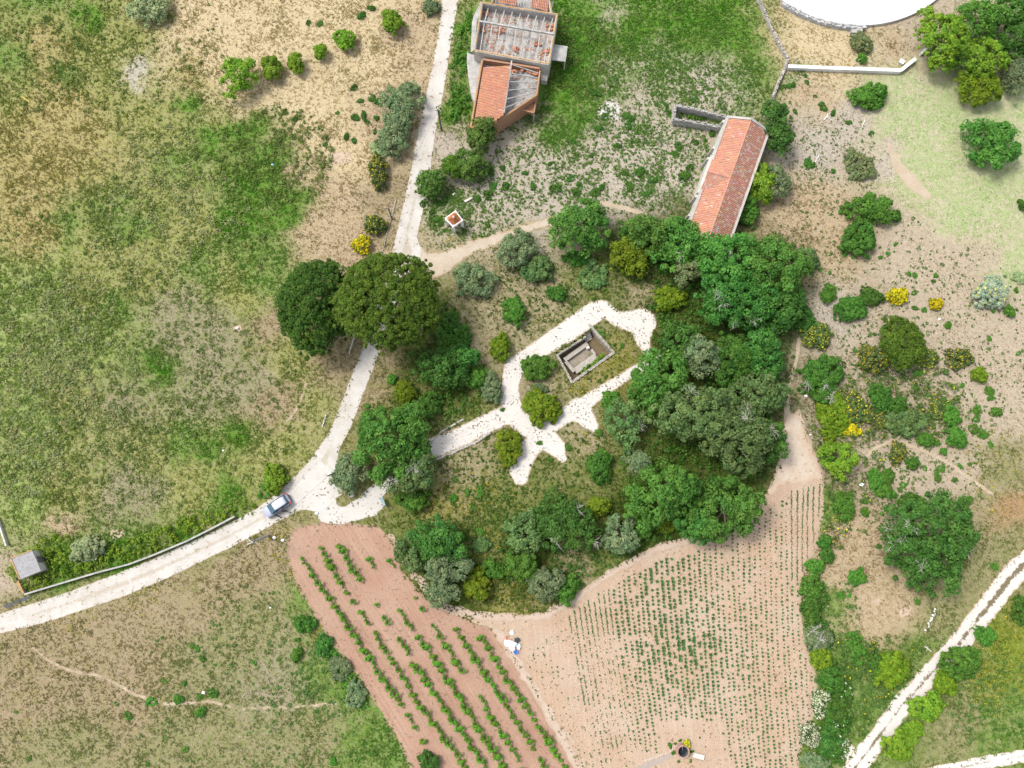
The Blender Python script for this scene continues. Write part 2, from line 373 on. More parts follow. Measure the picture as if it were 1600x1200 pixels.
def region(name, f, z, mat, cell=0.3, rag=0.3, rs=0.9, seed=0, clip=(-95, 95, -48, 92)):
    x0, x1, y0, y1 = f.box
    x0 = max(x0 - 1, clip[0]); x1 = min(x1 + 1, clip[1]); y0 = max(y0 - 1, clip[2]); y1 = min(y1 + 1, clip[3])
    xs = np.arange(x0, x1 + cell, cell); ys = np.arange(y0, y1 + cell, cell)
    X, Y = np.meshgrid(xs, ys); nx = len(xs)
    g = lambda a, b: f(a, b) + rag * 2 * (fbm(a, b, rs, seed, 3) - 0.5)
    S = g(X, Y)
    cm = 0.25 * (S[:-1, :-1] + S[1:, :-1] + S[:-1, 1:] + S[1:, 1:])
    jj, ii = np.nonzero(cm > 0)
    F = np.stack([jj * nx + ii, jj * nx + ii + 1, (jj + 1) * nx + ii + 1, (jj + 1) * nx + ii], 1)
    gy, gx = np.gradient(S, cell); gl = np.maximum(np.hypot(gx, gy), 0.3)
    cnt = np.bincount(F.ravel(), minlength=X.size).reshape(X.shape); bd = (cnt > 0) & (cnt < 4)
    st = np.clip(-S / gl, -cell * 0.7, cell * 0.7)
    X = X + np.where(bd, gx / gl * st, 0); Y = Y + np.where(bd, gy / gl * st, 0)
    E = np.where(bd, 0.0, np.maximum(S, 0)).ravel()
    used = np.unique(F); mp = np.zeros(X.size, np.int64); mp[used] = np.arange(len(used))
    V = np.stack([X.ravel()[used], Y.ravel()[used], np.full(len(used), z)], 1)
    me = np_mesh(name, V, mp[F], attrs={'edge': E[used]})
    return structure(link(name, me, mat))

# ------------------------------------------------------------------ ground cover map
CT = {  # soil colour, plant colour, plant density, blade length (m), second plant colour
 'gold': (alb(206, 190, 134), alb(172, 166, 88), .48, .34, alb(218, 200, 138)),
 'straw': (alb(226, 206, 166), alb(204, 188, 130), .35, .30, alb(232, 210, 160)),
 'tan':   (alb(214, 192, 158), alb(190, 172, 124), .38, .26, alb(220, 196, 156)),
 'pale':  (alb(214, 206, 190), alb(160, 158, 120), .35, .20, alb(204, 196, 168)),
 'olive': (alb(198, 188, 132), alb(150, 164, 78), .53, .32, alb(198, 192, 116)),
 'green': (alb(178, 174, 120), alb(110, 156, 62), .6, .32, alb(162, 180, 88)),
 'lush':  (alb(160, 156, 104), alb(90, 150, 38), .68, .34, alb(128, 166, 64)),
 'pgreen': (alb(192, 192, 132), alb(150, 176, 82), .58, .38, alb(208, 218, 138)),
 'mauve': (alb(190, 176, 150), alb(142, 156, 92), .5, .27, alb(190, 182, 134)),
 'brown': (alb(196, 176, 144), alb(160, 154, 96), .46, .26, alb(198, 178, 134)),
 'bgreen': (alb(186, 172, 134), alb(142, 152, 86), .5, .28, alb(190, 182, 130)),
 'sandy': (alb(206, 194, 176), alb(112, 138, 66), .20, .20, alb(196, 184, 152)),
 'sgreen': (alb(200, 188, 164), alb(92, 144, 46), .5, .28, alb(134, 160, 78)),
 'lawn': (alb(216, 206, 174), alb(176, 198, 130), .6, .12, alb(196, 208, 148)),
 'pink': (alb(216, 198, 172), alb(160, 158, 104), .26, .16, alb(208, 194, 156)),
 'scrub': (alb(196, 178, 154), alb(104, 124, 60), .45, .28, alb(164, 158, 106)),
 'rusty': (alb(190, 156, 118), alb(152, 140, 76), .4, .2, alb(180, 148, 100)),
 'ygreen': (alb(164, 162, 92), alb(116, 148, 48), .66, .28, alb(166, 168, 70)),
 'park':  (alb(196, 178, 146), alb(128, 134, 70), .45, .24, alb(182, 168, 120)),
 'pgrn':  (alb(164, 152, 108), alb(100, 124, 48), .6, .28, alb(142, 144, 76)),
 'pyel':  (alb(176, 162, 112), alb(116, 130, 54), .55, .26, alb(170, 160, 76)),
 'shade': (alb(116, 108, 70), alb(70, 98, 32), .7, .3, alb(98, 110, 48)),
}
for k_, (fr_, fg_, fb_) in {'olive': (.80, .86, .80), 'green': (.76, .86, .78), 'pgreen': (.80, .87, .80), 'mauve': (.84, .87, .82), 'gold': (.86, .87, .84), 'brown': (.86, .86, .84), 'bgreen': (.83, .88, .82),
                            'pink': (.90, .90, .90), 'tan': (.92, .91, .90), 'lush': (.82, .92, .84), 'sgreen': (.92, .96, .92), 'park': (.90, .94, .90), 'pgrn': (.92, 1.0, .94)}.items():
    q_ = CT[k_]; t_ = lambda c: (c[0] * fr_, c[1] * fg_, c[2] * fb_)
    CT[k_] = (t_(q_[0]), t_(q_[1]), q_[2], q_[3], t_(q_[4]))
ZB = """20,90,45,green;60,5,40,green;60,60,50,gold;110,110,25,green;90,150,50,gold;160,100,40,olive;215,105,20,pale;380,90,90,straw;330,40,70,straw;150,40,40,olive;130,25,22,lush;100,210,60,gold;40,260,60,gold;200,160,50,olive;190,60,50,olive;250,190,50,olive;280,245,45,green;300,155,28,lush;335,215,30,lush;390,205,40,lush;440,235,45,lush;400,285,50,lush;460,300,35,lush;355,170,30,olive;310,100,40,gold;
50,345,55,gold;115,365,28,green;200,340,50,green;300,350,50,olive;380,350,35,lush;230,420,50,olive;240,300,40,olive;150,400,45,olive;60,470,60,pgreen;60,560,60,pgreen;150,540,45,pgreen;150,460,40,olive;200,470,45,green;280,500,50,mauve;235,565,30,lush;350,540,60,mauve;370,450,45,olive;330,430,40,green;300,600,50,mauve;
440,340,35,lush;415,420,40,green;500,370,40,tan;540,330,50,tan;550,400,40,tan;450,560,45,olive;430,500,35,brown;440,630,50,brown;400,590,50,mauve;50,660,60,pgreen;120,640,50,olive;200,650,50,mauve;280,690,50,green;380,675,28,lush;325,705,28,lush;300,765,60,olive;200,770,50,mauve;220,710,50,olive;100,760,50,olive;100,815,30,tan;30,770,50,pgreen;450,690,40,olive;490,640,35,olive;360,775,28,lush;420,730,40,olive;520,560,35,brown;
460,30,80,straw;560,60,70,straw;640,60,50,tan;480,170,60,straw;560,230,50,straw;420,150,50,straw;640,130,40,tan;600,180,50,tan;540,285,40,tan;610,300,35,brown;600,370,35,brown;470,260,30,tan;
725,100,25,lush;722,170,28,lush;735,40,25,lush;700,235,25,sandy;700,320,35,sgreen;760,320,50,sandy;850,240,60,sandy;900,60,60,lush;890,130,55,lush;885,190,25,lush;850,205,30,lush;950,20,35,sgreen;1000,50,50,lush;1080,40,60,lush;1150,50,55,lush;1180,120,35,green;1040,110,45,sgreen;1090,150,45,sandy;955,110,40,sgreen;1000,230,60,sandy;950,290,60,sandy;1050,270,50,sandy;850,310,40,sandy;1000,320,40,sandy;1130,140,40,sgreen;750,270,30,sandy;
1250,40,60,straw;1300,80,50,straw;1400,85,35,tan;1440,40,45,pink;1270,150,40,tan;1250,120,25,sgreen;1280,220,50,sandy;1320,190,40,sandy;1420,180,60,lawn;1460,250,60,lawn;1500,190,50,lawn;1570,170,50,lawn;1560,320,70,lawn;1500,330,50,lawn;1400,130,40,lawn;1380,250,25,sandy;1260,330,60,tan;1300,390,50,tan;1420,400,50,pink;1500,420,60,pink;1580,420,40,lawn;1450,500,60,pink;1560,540,60,pink;1300,490,40,sandy;1340,540,40,pink;1580,640,60,pink;1520,620,40,pink;1380,610,50,scrub;1450,620,45,scrub;1300,600,50,scrub;1420,750,50,pink;1500,720,40,pink;1565,720,50,bgreen;1590,790,30,rusty;1560,860,50,bgreen;1340,840,40,tan;1330,900,40,tan;1380,960,60,tan;1450,960,45,bgreen;1510,890,40,bgreen;1330,1040,50,green;1380,1100,50,green;1430,1020,40,green;1310,1130,40,green;1570,990,40,ygreen;1580,1050,40,ygreen;1530,1070,30,ygreen;1580,1130,50,green;1500,1130,50,bgreen;1540,1110,40,green;1290,940,30,green;1290,800,25,green;1350,760,30,scrub;
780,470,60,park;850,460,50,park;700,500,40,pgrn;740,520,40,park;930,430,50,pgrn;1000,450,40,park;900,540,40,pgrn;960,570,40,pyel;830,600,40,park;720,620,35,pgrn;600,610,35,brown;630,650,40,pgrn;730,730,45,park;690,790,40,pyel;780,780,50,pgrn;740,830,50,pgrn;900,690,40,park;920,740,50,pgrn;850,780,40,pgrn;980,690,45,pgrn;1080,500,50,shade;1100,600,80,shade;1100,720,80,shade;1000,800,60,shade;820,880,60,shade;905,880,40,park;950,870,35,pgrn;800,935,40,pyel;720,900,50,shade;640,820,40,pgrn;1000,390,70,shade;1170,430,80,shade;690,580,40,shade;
100,1000,70,brown;200,980,60,brown;300,960,60,brown;380,890,60,brown;430,860,40,brown;60,1100,80,brown;200,1070,70,brown;350,1010,60,bgreen;400,980,50,bgreen;420,1060,60,mauve;500,1060,40,green;480,950,30,green;540,1080,30,lush;300,1150,80,bgreen;480,1150,60,bgreen;570,1170,50,green;100,1180,70,bgreen;15,890,25,pink;100,880,45,lush;200,870,40,lush;300,830,30,lush"""
ZL = []
for t in ZB.replace('\n', '').split(';'):
    if t.strip():
        a = t.split(','); ZL.append((float(a[0]), float(a[1]), float(a[2]), a[3].strip()))
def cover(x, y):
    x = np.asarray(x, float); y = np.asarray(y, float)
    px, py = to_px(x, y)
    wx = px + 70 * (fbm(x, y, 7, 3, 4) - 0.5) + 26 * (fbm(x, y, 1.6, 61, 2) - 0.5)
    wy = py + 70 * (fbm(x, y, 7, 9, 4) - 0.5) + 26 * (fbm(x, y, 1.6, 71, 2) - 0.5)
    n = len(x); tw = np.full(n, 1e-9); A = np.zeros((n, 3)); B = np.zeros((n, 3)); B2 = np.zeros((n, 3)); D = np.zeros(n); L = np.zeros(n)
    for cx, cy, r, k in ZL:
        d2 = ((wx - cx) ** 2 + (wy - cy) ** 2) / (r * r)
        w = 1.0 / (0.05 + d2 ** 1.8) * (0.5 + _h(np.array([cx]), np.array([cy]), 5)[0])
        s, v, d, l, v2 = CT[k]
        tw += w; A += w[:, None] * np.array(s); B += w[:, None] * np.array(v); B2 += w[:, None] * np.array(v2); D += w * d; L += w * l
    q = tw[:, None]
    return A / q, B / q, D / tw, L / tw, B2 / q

def ground_mat():
    m, nd, lk, b = nodes('ground'); pos = coords(nd, lk)
    den = attr(nd, 'den', 'Fac'); ca = attr(nd, 'colA'); cb = attr(nd, 'colB')
    n1 = noise(nd, lk, 1.1, 7, 0.72, pos); n0 = noise(nd, lk, 0.22, 4, 0.6, pos)
    s = math_(nd, lk, 'ADD', math_(nd, lk, 'MULTIPLY', n1, 0.75), math_(nd, lk, 'MULTIPLY', n0, 0.25))
    s = math_(nd, lk, 'ADD', s, math_(nd, lk, 'MULTIPLY', math_(nd, lk, 'SUBTRACT', den, 0.5), 0.5))
    c = mix(nd, lk, ramp(nd, lk, s, 0.44, 0.60), ca, cb)
    g = noise(nd, lk, 6, 7, 0.8, pos)
    big = noise(nd, lk, 0.45, 5, 0.65, pos)
    c = mix(nd, lk, math_(nd, lk, 'MULTIPLY', ramp(nd, lk, big, 0.45, 0.7), 0.45), c, ca)
    gm = math_(nd, lk, 'ADD', math_(nd, lk, 'ADD', math_(nd, lk, 'MULTIPLY', ramp(nd, lk, g, 0.28, 0.72), 0.8), math_(nd, lk, 'MULTIPLY', ramp(nd, lk, noise(nd, lk, 1.9, 5, 0.7, pos), 0.3, 0.7), 0.3)), 0.46)
    cc = nd.new('ShaderNodeCombineColor')
    for i in range(3): lk.new(gm, cc.inputs[i])
    c = mix(nd, lk, 1.0, c, cc.outputs[0], 'MULTIPLY')
    lk.new(c, b.inputs['Base Color']); b.inputs['Roughness'].default_value = 1.0; b.inputs['Specular IOR Level'].default_value = 0.05
    bump(nd, lk, g, 0.8, 0.12, b)
    return m
def axis(a, b, step, far):
    core = list(np.arange(a, b + step / 2, step)); out = []
    d = step; p = b
    while p < far: d *= 1.6; p += d; out.append(p)
    lo = []; d = step; p = a
    while p > -far: d *= 1.6; p -= d; lo.append(p)
    return np.array(lo[::-1] + core + out)
gx = axis(-92, 92, 0.42, 1500); gy = axis(-46, 92, 0.42, 1500)
X, Y = np.meshgrid(gx, gy); nx = len(gx)
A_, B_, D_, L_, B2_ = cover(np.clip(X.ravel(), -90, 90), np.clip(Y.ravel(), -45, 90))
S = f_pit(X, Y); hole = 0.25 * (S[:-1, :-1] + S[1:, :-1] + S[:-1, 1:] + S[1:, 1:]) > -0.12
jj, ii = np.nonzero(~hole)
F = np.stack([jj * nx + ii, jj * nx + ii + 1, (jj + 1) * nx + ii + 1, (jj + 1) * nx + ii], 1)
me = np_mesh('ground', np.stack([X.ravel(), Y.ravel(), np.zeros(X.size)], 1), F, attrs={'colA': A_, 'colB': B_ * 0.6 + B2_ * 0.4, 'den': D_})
structure(link('ground', me, ground_mat()))

WHITE1, WHITE2 = alb(250, 245, 236, .50), alb(234, 225, 212, .49)
m_road = sheet_mat('chalk_road', WHITE1, WHITE2, alb(205, 182, 154), 0.12, (1.8, 0.62, alb(176, 160, 130)), 0.35, (1.3, alb(204, 188, 164), 0.6), 0.14)
m_grav = sheet_mat('chalk_gravel', WHITE1, alb(244, 234, 222, .6), alb(196, 174, 142), 0.26, (3.2, 0.575, alb(96, 88, 60)), 0.6, None, 0.16)
m_fore = sheet_mat('forecourt_gravel', WHITE1, alb(242, 235, 224, .49), WHITE2, 0.1, (2.6, 0.615, alb(90, 84, 60)), 0.6, None, 0.12)
m_side = sheet_mat('dirt_track', alb(216, 198, 174), alb(228, 212, 190), alb(190, 170, 130), 0.4, (2, 0.66, alb(150, 136, 90)), 0.5)
m_trk = sheet_mat('chalk_track', WHITE1, alb(244, 232, 222, .6), alb(214, 186, 160), 0.22, None, 0.5, (1.18, alb(122, 108, 66), 0.9), 0.14)
m_trk2 = sheet_mat('chalk_track_narrow', WHITE1, alb(244, 232, 222, .6), alb(214, 186, 160), 0.1, None, 0.5, (0.72, alb(140, 122, 80), 0.7), 0.14)
m_foot = sheet_mat('footpath', alb(220, 202, 176), alb(208, 188, 160), alb(200, 180, 150), 0.05)
def field_mat(name, c1, c2, ec, sx, sy, ang, stripe):
    m = sheet_mat(name, c1, c2, ec, 0.3, (2.4, 0.60, alb(158, 136, 108)), 0.16, None, 0.22, 1.2, 0.14)
    nd = m.node_tree.nodes; lk = m.node_tree.links; b = nd['Principled BSDF']
    pos = coords(nd, lk); mp = nd.new('ShaderNodeMapping'); mp.vector_type = 'TEXTURE'; mp.inputs['Rotation'].default_value = (0, 0, ang); mp.inputs['Scale'].default_value = (1 / sx, 1 / sy, 1)
    lk.new(pos, mp.inputs[0]); n = noise(nd, lk, 1.0, 5, 0.7, mp.outputs[0])
    src = b.inputs['Base Color'].links[0].from_socket
    gm = math_(nd, lk, 'ADD', math_(nd, lk, 'MULTIPLY', ramp(nd, lk, n, 0.35, 0.65), stripe), 1 - stripe * 0.6)
    cc = nd.new('ShaderNodeCombineColor')
    for i in range(3): lk.new(gm, cc.inputs[i])
    lk.new(mix(nd, lk, 1.0, src, cc.outputs[0], 'MULTIPLY'), b.inputs['Base Color'])
    return m
m_vine = field_mat('vineyard_soil', alb(200, 158, 134), alb(210, 175, 150), alb(190, 164, 134), 4.2, 0.10, math.radians(33.5), 0.22)
m_crop = field_mat('crop_soil', alb(220, 196, 171), alb(214, 182, 153), alb(208, 188, 162), 2.8, 0.14, math.radians(4), 0.12)
for i, f in enumerate(f_foot): region('footpath', f, 0.010, m_foot, 0.22, 0.14, 0.8, 20 + i)
region('vineyard_soil', f_vine, 0.014, m_vine, 0.35, 0.3, 0.9, 3)
region('crop_field_soil', f_crop, 0.022, m_crop, 0.35, 0.3, 0.9, 5)
region('dirt_track', f_side, 0.018, m_side, 0.3, 0.4, 1.2, 7)
region('road', f_road, 0.030, m_road, 0.26, 0.10, 0.8, 1)
region('forecourt', f_fore, 0.038, m_fore, 0.28, 0.25, 0.8, 2)
region('park_path', f_park, 0.032, m_grav, 0.22, 0.14, 0.6, 4)
region('chalk_track', f_tr, 0.030, m_trk, 0.26, 0.3, 0.7, 6)
region('chalk_track', f_tr2, 0.026, m_trk2, 0.22, 0.16, 0.7, 8)
region('chalk_spill', line_sdf([(1318, 1160, 16), (1326, 1178, 22), (1330, 1196, 14)]), 0.024, m_trk2, 0.2, 0.9, 0.6, 88)
m_head = sheet_mat('headland_path', alb(224, 202, 182), alb(216, 192, 170), alb(208, 182, 156), 0.3, None, 0.5)
region('headland_path', union(line_sdf([(612, 838, 10), (640, 890, 10), (690, 945, 12), (745, 962, 14), (800, 966, 12), (850, 962, 12), (905, 932, 12), (960, 892, 12), (1030, 856, 12), (1090, 843, 10)]), line_sdf([(775, 985, 12), (808, 1035, 14), (850, 1100, 14), (885, 1165, 14), (910, 1220, 14)])), 0.032, m_head, 0.3, 0.45, 1.0, 9)
m_chalk = sheet_mat('chalk_headland', alb(236, 220, 200), alb(226, 204, 180), alb(226, 200, 174), 0.8, (2.0, 0.64, alb(170, 150, 120)), 0.5)
region('chalk_headland', poly_sdf(W([(1230, 648), (1248, 642), (1262, 688), (1285, 745), (1262, 752), (1225, 757), (1200, 775), (1213, 740), (1222, 690)])), 0.034, m_chalk, 0.3, 0.6, 1.2, 10)
m_sand = sheet_mat('bare_patch', alb(228, 204, 178), alb(214, 190, 164), alb(206, 182, 150), 0.25)
for i, (a, b_, r) in enumerate([(184, 834, 16), (532, 247, 20), (372, 513, 7), (1415, 955, 12), (1370, 940, 10)]):
    region('bare_patch', line_sdf([(a - r * .35, b_ + 1, r), (a + r * .35, b_ - 1, r * 1.1)]), 0.012, m_sand, 0.25, 0.5, 0.9, 40 + i)
region('lime_patch', line_sdf([(945, 178, 26), (955, 168, 30), (962, 180, 18)]), 0.012, sheet_mat('lime_patch', alb(246, 242, 236, .6), alb(220, 212, 204), alb(206, 190, 172), 0.5), 0.25, 0.55, 0.8, 50)
region('asphalt_corner', poly_sdf(W([(3, 946), (36, 934), (60, 927), (40, 938), (10, 950)])), 0.034, surf('asphalt', (0.09, 0.09, 0.1), 0.95, 0.3, 3), 0.2, 0.1, 0.5, 52)

# ------------------------------------------------------------------ plants
def leaves_arrays(cent, crad, nper, size, lo, hi, squash=0.8, flat=0.0, rs=None, flower=None, zbias=0.35, elong=1.5):
    """cent (n,3) clump centres, crad (n,) clump radii -> leaf quads"""
    rs = rs or rng
    n = len(cent); k = np.maximum(3, (nper).astype(int)); idx = np.repeat(np.arange(n), k); m = len(idx)
    d = rs.normal(size=(m, 3)); d[:, 2] += zbias; d /= np.linalg.norm(d, axis=1)[:, None]
    rad = crad[idx] * (0.55 + 0.5 * rs.random(m) ** 0.5)
    p = cent[idx] + d * rad[:, None] * np.array([1, 1, squash])
    nn = d + rs.normal(size=(m, 3)) * 0.45; nn[:, 2] += 0.5 + flat; nn /= np.linalg.norm(nn, axis=1)[:, None]
    t = np.cross(nn, rs.normal(size=(m, 3))); t /= np.linalg.norm(t, axis=1)[:, None] + 1e-9
    b = np.cross(nn, t)
    s = size * (0.6 + 0.8 * rs.random(m))
    a1 = t * (s * elong / 2)[:, None]; b1 = b * (s / 2)[:, None]
    V = np.stack([p - a1, p - b1 * 0.9 + nn * (s * .12)[:, None], p + a1, p + b1 * 0.9 + nn * (s * .12)[:, None]], 1).reshape(-1, 3)
    V[:, 2] = np.maximum(V[:, 2], 0.03)
    F = np.arange(m * 4).reshape(-1, 4)
    ct = rs.random(n)[idx]; u = np.clip(0.6 * ct + 0.4 * rs.random(m), 0, 1) ** 1.15
    col = np.array(lo)[None] * (1 - u[:, None]) + np.array(hi)[None] * u[:, None]
    c2 = rs.random(n)[idx]; col = col * np.stack([0.82 + 0.4 * c2, 0.93 + 0.12 * c2, 0.95 + 0.1 * c2], 1)
    if flower:
        fr, fc = flower; isf = (rs.random(m) < fr * (0.35 + 1.3 * ct)) & (d[:, 2] > -0.1)
        col = np.where(isf[:, None], np.array(fc)[None] * (0.8 + 0.4 * rs.random(m))[:, None], col)
    return V, F, np.repeat(col, 4, 0)
TY = {  # lo, hi, clump radius, leaf size, leaves per clump, flower
 'oak': ((.036, .116, .014), (.128, .305, .046), .66, .25, 60, None),
 'oakd': ((.027, .094, .012), (.096, .248, .040), .62, .235, 60, None),
 'oakg': ((.062, .122, .030), (.172, .280, .086), .58, .235, 56, None),
 'pine': ((.040, .094, .008), (.128, .240, .020), .42, .18, 56, None),
 'pined': ((.024, .064, .007), (.080, .160, .016), .46, .18, 56, None),
 'ypine': ((.045, .115, .016), (.155, .285, .050), .34, .19, 34, None),
 'silver': ((.095, .150, .058), (.235, .310, .145), .46, .20, 50, None),
 'mint': ((.20, .28, .11), (.42, .50, .26), .44, .20, 44, None),
 'lime': ((.080, .180, .010), (.250, .410, .032), .42, .21, 44, None),
 'dark': ((.030, .100, .012), (.098, .238, .030), .46, .20, 52, None),
 'ygreen': ((.074, .140, .006), (.220, .320, .018), .46, .20, 52, None),
 'green': ((.040, .130, .013), (.130, .305, .038), .46, .20, 50, None),
 'fade':  ((.10, .14, .05), (.24, .27, .11), .42, .20, 34, None),
 'broom': ((.040, .090, .022), (.13, .20, .06), .40, .18, 44, (.13, (.66, .54, .015))),
 'yellow': ((.10, .16, .010), (.2, .26, .02), .36, .17, 60, (.62, (.70, .58, .012))),
 'white': ((.05, .10, .03), (.12, .2, .07), .40, .17, 46, (.42, (.66, .65, .45))),
 'wgreen': ((.18, .26, .16), (.44, .52, .38), .34, .19, 40, (.08, (.66, .54, .02))),
}
def crown_arrays(rx, ry, h, hb, typ, seed, gap=0.0, dens=1.0):
    rs = np.random.default_rng(seed); lo, hi, cr, ls, lp, fl = TY[typ]
    small = min(1.0, max(0.45, (rx + ry) / 2 / 2.2)); cr = cr * small; ls = ls * max(0.72, small)
    if h < 2.9: cr *= 0.72
    ph = rs.random(6) * 6.28
    n = int(max(5, rx * ry / (cr * cr) * (3.4 if 'pine' in typ else 2.35) * (1 - gap)))
    def lay(n, r0, r1, zlo, zhi):
        th = rs.random(n) * 6.28; rho = np.sqrt(r0 * r0 + (r1 * r1 - r0 * r0) * rs.random(n))
        am = 0.35 if typ in ('pine', 'pined') else 1.0
        out = 1 + am * (0.13 * np.sin(2 * th + ph[0]) + 0.10 * np.sin(3 * th + ph[1]) + 0.08 * np.sin(5 * th + ph[2]) + 0.06 * np.sin(9 * th + ph[3]))
        mx = max(0.1, 1 - cr * 0.4 / max(rx, ry))
        x = rx * mx * rho * out * np.cos(th); y = ry * mx * rho * out * np.sin(th)
        dome = np.sqrt(np.clip(1 - (rho * 0.94) ** 2, 0.02, 1))
        z = hb + (h - cr - hb) * dome * (zlo + (zhi - zlo) * rs.random(n))
        lump = (vnoise(x + seed * 3.1, y, max(1.0, min(rx, ry) * 0.55), seed) - 0.5) * (h - hb) * (0.22 if typ in ('pine', 'pined') else 0.5)
        return np.stack([x, y, np.maximum(z + lump, cr * 0.6)], 1), lump
    c1, l1 = lay(n, 0, 1, 0.82, 1.0); c2, _ = lay(int(n * 0.45), 0.3, 1.02, 0.2, 0.75)
    if gap > 0: keep = vnoise(c1[:, 0] * 1.0 + seed, c1[:, 1], 1.3, seed + 4) > gap * 0.8; c1 = c1[keep] if keep.sum() > 4 else c1
    c3, _ = lay(max(2, int(n * 0.07)), 0.95, 1.16, 0.3, 0.9)
    cent = np.concatenate([c1, c2, c3]); rad = cr * (0.6 + 0.75 * rs.random(len(cent))); rad[len(c1) + len(c2):] *= 0.6
    return leaves_arrays(cent, rad, lp * dens * (0.7 + 0.6 * rs.random(len(cent))), ls, lo, hi, 0.8, 0, rs, fl), c1
def plant(name, px, py, rx, ry, typ, label, cat, h=None, parts=('trunk', 'crown'), group=None, gap=0.0, dead=0, dens=1.0, hbf=0.35):
    r0 = 0.5 * (rx + ry) * mpp(py)
    if h is None: h = (1.05 * r0 + 2.0) if cat == 'tree' else (0.95 * r0 + 0.45)
    zc = h * 0.62
    b = P(px, py, zc); s = mpp(py, zc); X, Y = rx * s, ry * s
    seed = int(px * 13 + py * 7)
    root = thing(name, (b.x, b.y, 0), label, cat, group)
    hb = h * hbf if cat == 'tree' else h * 0.12
    (V, F, col), c1 = crown_arrays(X, Y, h, hb, typ, seed, gap, dens)
    link(parts[1], np_mesh(parts[1], V, F, col), M['leaf'], root)
    R = random.Random(seed); mb = MB()
    tr = 0.055 * (X + Y) / 2 + 0.05; top = Vector((R.uniform(-.2, .2), R.uniform(-.2, .2), h * (0.5 if cat == 'tree' else 0.25)))
    mb.path([(0, 0, -0.05), top * 0.5 + Vector((0.05, 0, 0)), top], [tr * 1.25, tr, tr * 0.75], 7)
    for i in range(6 if cat == 'tree' else 4):
        c = c1[R.randrange(len(c1))]; mb.path([top * R.uniform(0.5, 0.95), Vector(c) * 0.6 + top * 0.35, Vector(c)], [tr * 0.55, tr * 0.35, tr * 0.12], 5)
    o = link(parts[0], None, None, root) if False else None
    ORG_save = ORG[root.name]; ORG[root.name] = Vector((0, 0, 0)); mb.build(parts[0], M['bark'], root); ORG[root.name] = ORG_save
    if dead:
        for k in range(dead):
            md = MB(); c = Vector(c1[R.randrange(len(c1))]); c.z += 0.35; c0 = Vector((c.x * 0.75, c.y * 0.75, c.z - 1.0))
            md.path([c0, c], [0.05, 0.035], 5)
            for q in range(9):
                e = c + Vector((R.uniform(-1.3, 1.3), R.uniform(-1.3, 1.3), R.uniform(-0.1, 0.55))); mid = c.lerp(e, 0.55) + Vector((R.uniform(-.25, .25), R.uniform(-.25, .25), .1))
                md.path([c, mid, e], [0.03, 0.022, 0.010], 4)
                for w_ in range(2):
                    md.path([mid, mid + Vector((R.uniform(-.5, .5), R.uniform(-.5, .5), R.uniform(0, .25)))], [0.018, 0.008], 3)
            ORG_save = ORG[root.name]; ORG[root.name] = Vector((0, 0, 0)); md.build('dead_branch', M['deadwood'], root); ORG[root.name] = ORG_save
    return root
def tree(px, py, rx, ry, typ, label, **k): return plant(k.pop('name', 'tree'), px, py, rx, ry, typ, label, 'tree', **k)
def bush(px, py, rx, ry, typ, label, **k): return plant(k.pop('name', 'shrub'), px, py, rx, ry, typ, label, 'shrub', parts=('stem', 'foliage'), **k)

# --- umbrella pines over the road
tree(491, 474, 59, 73, 'pined', 'darker of the two big pines, in the field edge left of the road', name='pine_tree', h=10.5, dead=0, dens=1.15)
tree(608, 472, 83, 70, 'pine', 'broad umbrella pine whose crown hangs over the white road', name='pine_tree', h=13.5, gap=0.06, dens=1.2, hbf=0.6)
# --- trees by the entrance and west side of the grove
tree(612, 688, 64, 56, 'oak', 'large bright green oak over the park entrance, above the forecourt', name='oak_tree', h=7.5)
tree(640, 738, 42, 36, 'oakg', 'oak with bare grey twigs on the lower side of the entrance path', name='oak_tree', h=6.0, gap=0.2, dead=2)
bush(645, 781, 24, 19, 'green', 'rounded green bush below the entrance oak, beside the forecourt sign')
tree(546, 738, 27, 30, 'silver', 'silvery olive tree on the small island between road and forecourt', name='olive_tree', h=3.6)
tree(690, 574, 38, 36, 'oakd', 'dark oak in the clump just below the umbrella pine', name='oak_tree', h=5.0)
tree(722, 558, 22, 24, 'oakd', 'smaller dark oak on the right of the clump below the pine', name='oak_tree', h=4.0)
bush(748, 588, 17, 19, 'green', 'green bush at the bend of the gravel path, left of a silvery one')
bush(768, 606, 17, 22, 'silver', 'silvery bush touching the left side of the gravel path bend')
bush(632, 613, 19, 18, 'ygreen', 'yellow-green round bush between the road and the dark oak clump')
bush(672, 630, 19, 20, 'dark', 'dark round bush behind the entrance oak')
bush(612, 592, 8, 7, 'green', 'tiny green bush on the road verge above the yellow-green bush')
bush(708, 528, 26, 40, 'dark', 'dark hedge-like shrub at the right foot of the umbrella pine', h=1.5)
# --- grove, north edge
bush(740, 436, 33, 26, 'silver', 'greyish round shrub beside the fork of the dirt track')
tree(808, 388, 33, 28, 'silver', 'grey-green olive tree along the dirt track, left of the bright oak', name='olive_tree', h=3.6)
bush(840, 418, 23, 22, 'oakg', 'pale olive-green bush below the grey-green olive tree')
tree(905, 354, 48, 46, 'oak', 'bright green oak standing apart at the top of the grove', name='oak_tree', h=6.2, dens=.9)
tree(984, 398, 33, 30, 'ygreen', 'rounded olive-green tree between the bright oak and the barn oaks', h=4.0)
tree(1015, 366, 42, 28, 'oak', 'green oak spreading left of the barn end', name='oak_tree', h=5.5)
tree(1062, 378, 44, 40, 'oak', 'oak with a dry patch that covers the lower left corner of the barn', name='oak_tree', h=6.5, dead=1)
tree(1075, 420, 22, 24, 'fade', 'yellowish faded small tree below the barn end', h=5.0)
tree(1140, 405, 52, 46, 'oak', 'oak right against the foot of the long barn', name='oak_tree', h=8.0, dead=1)
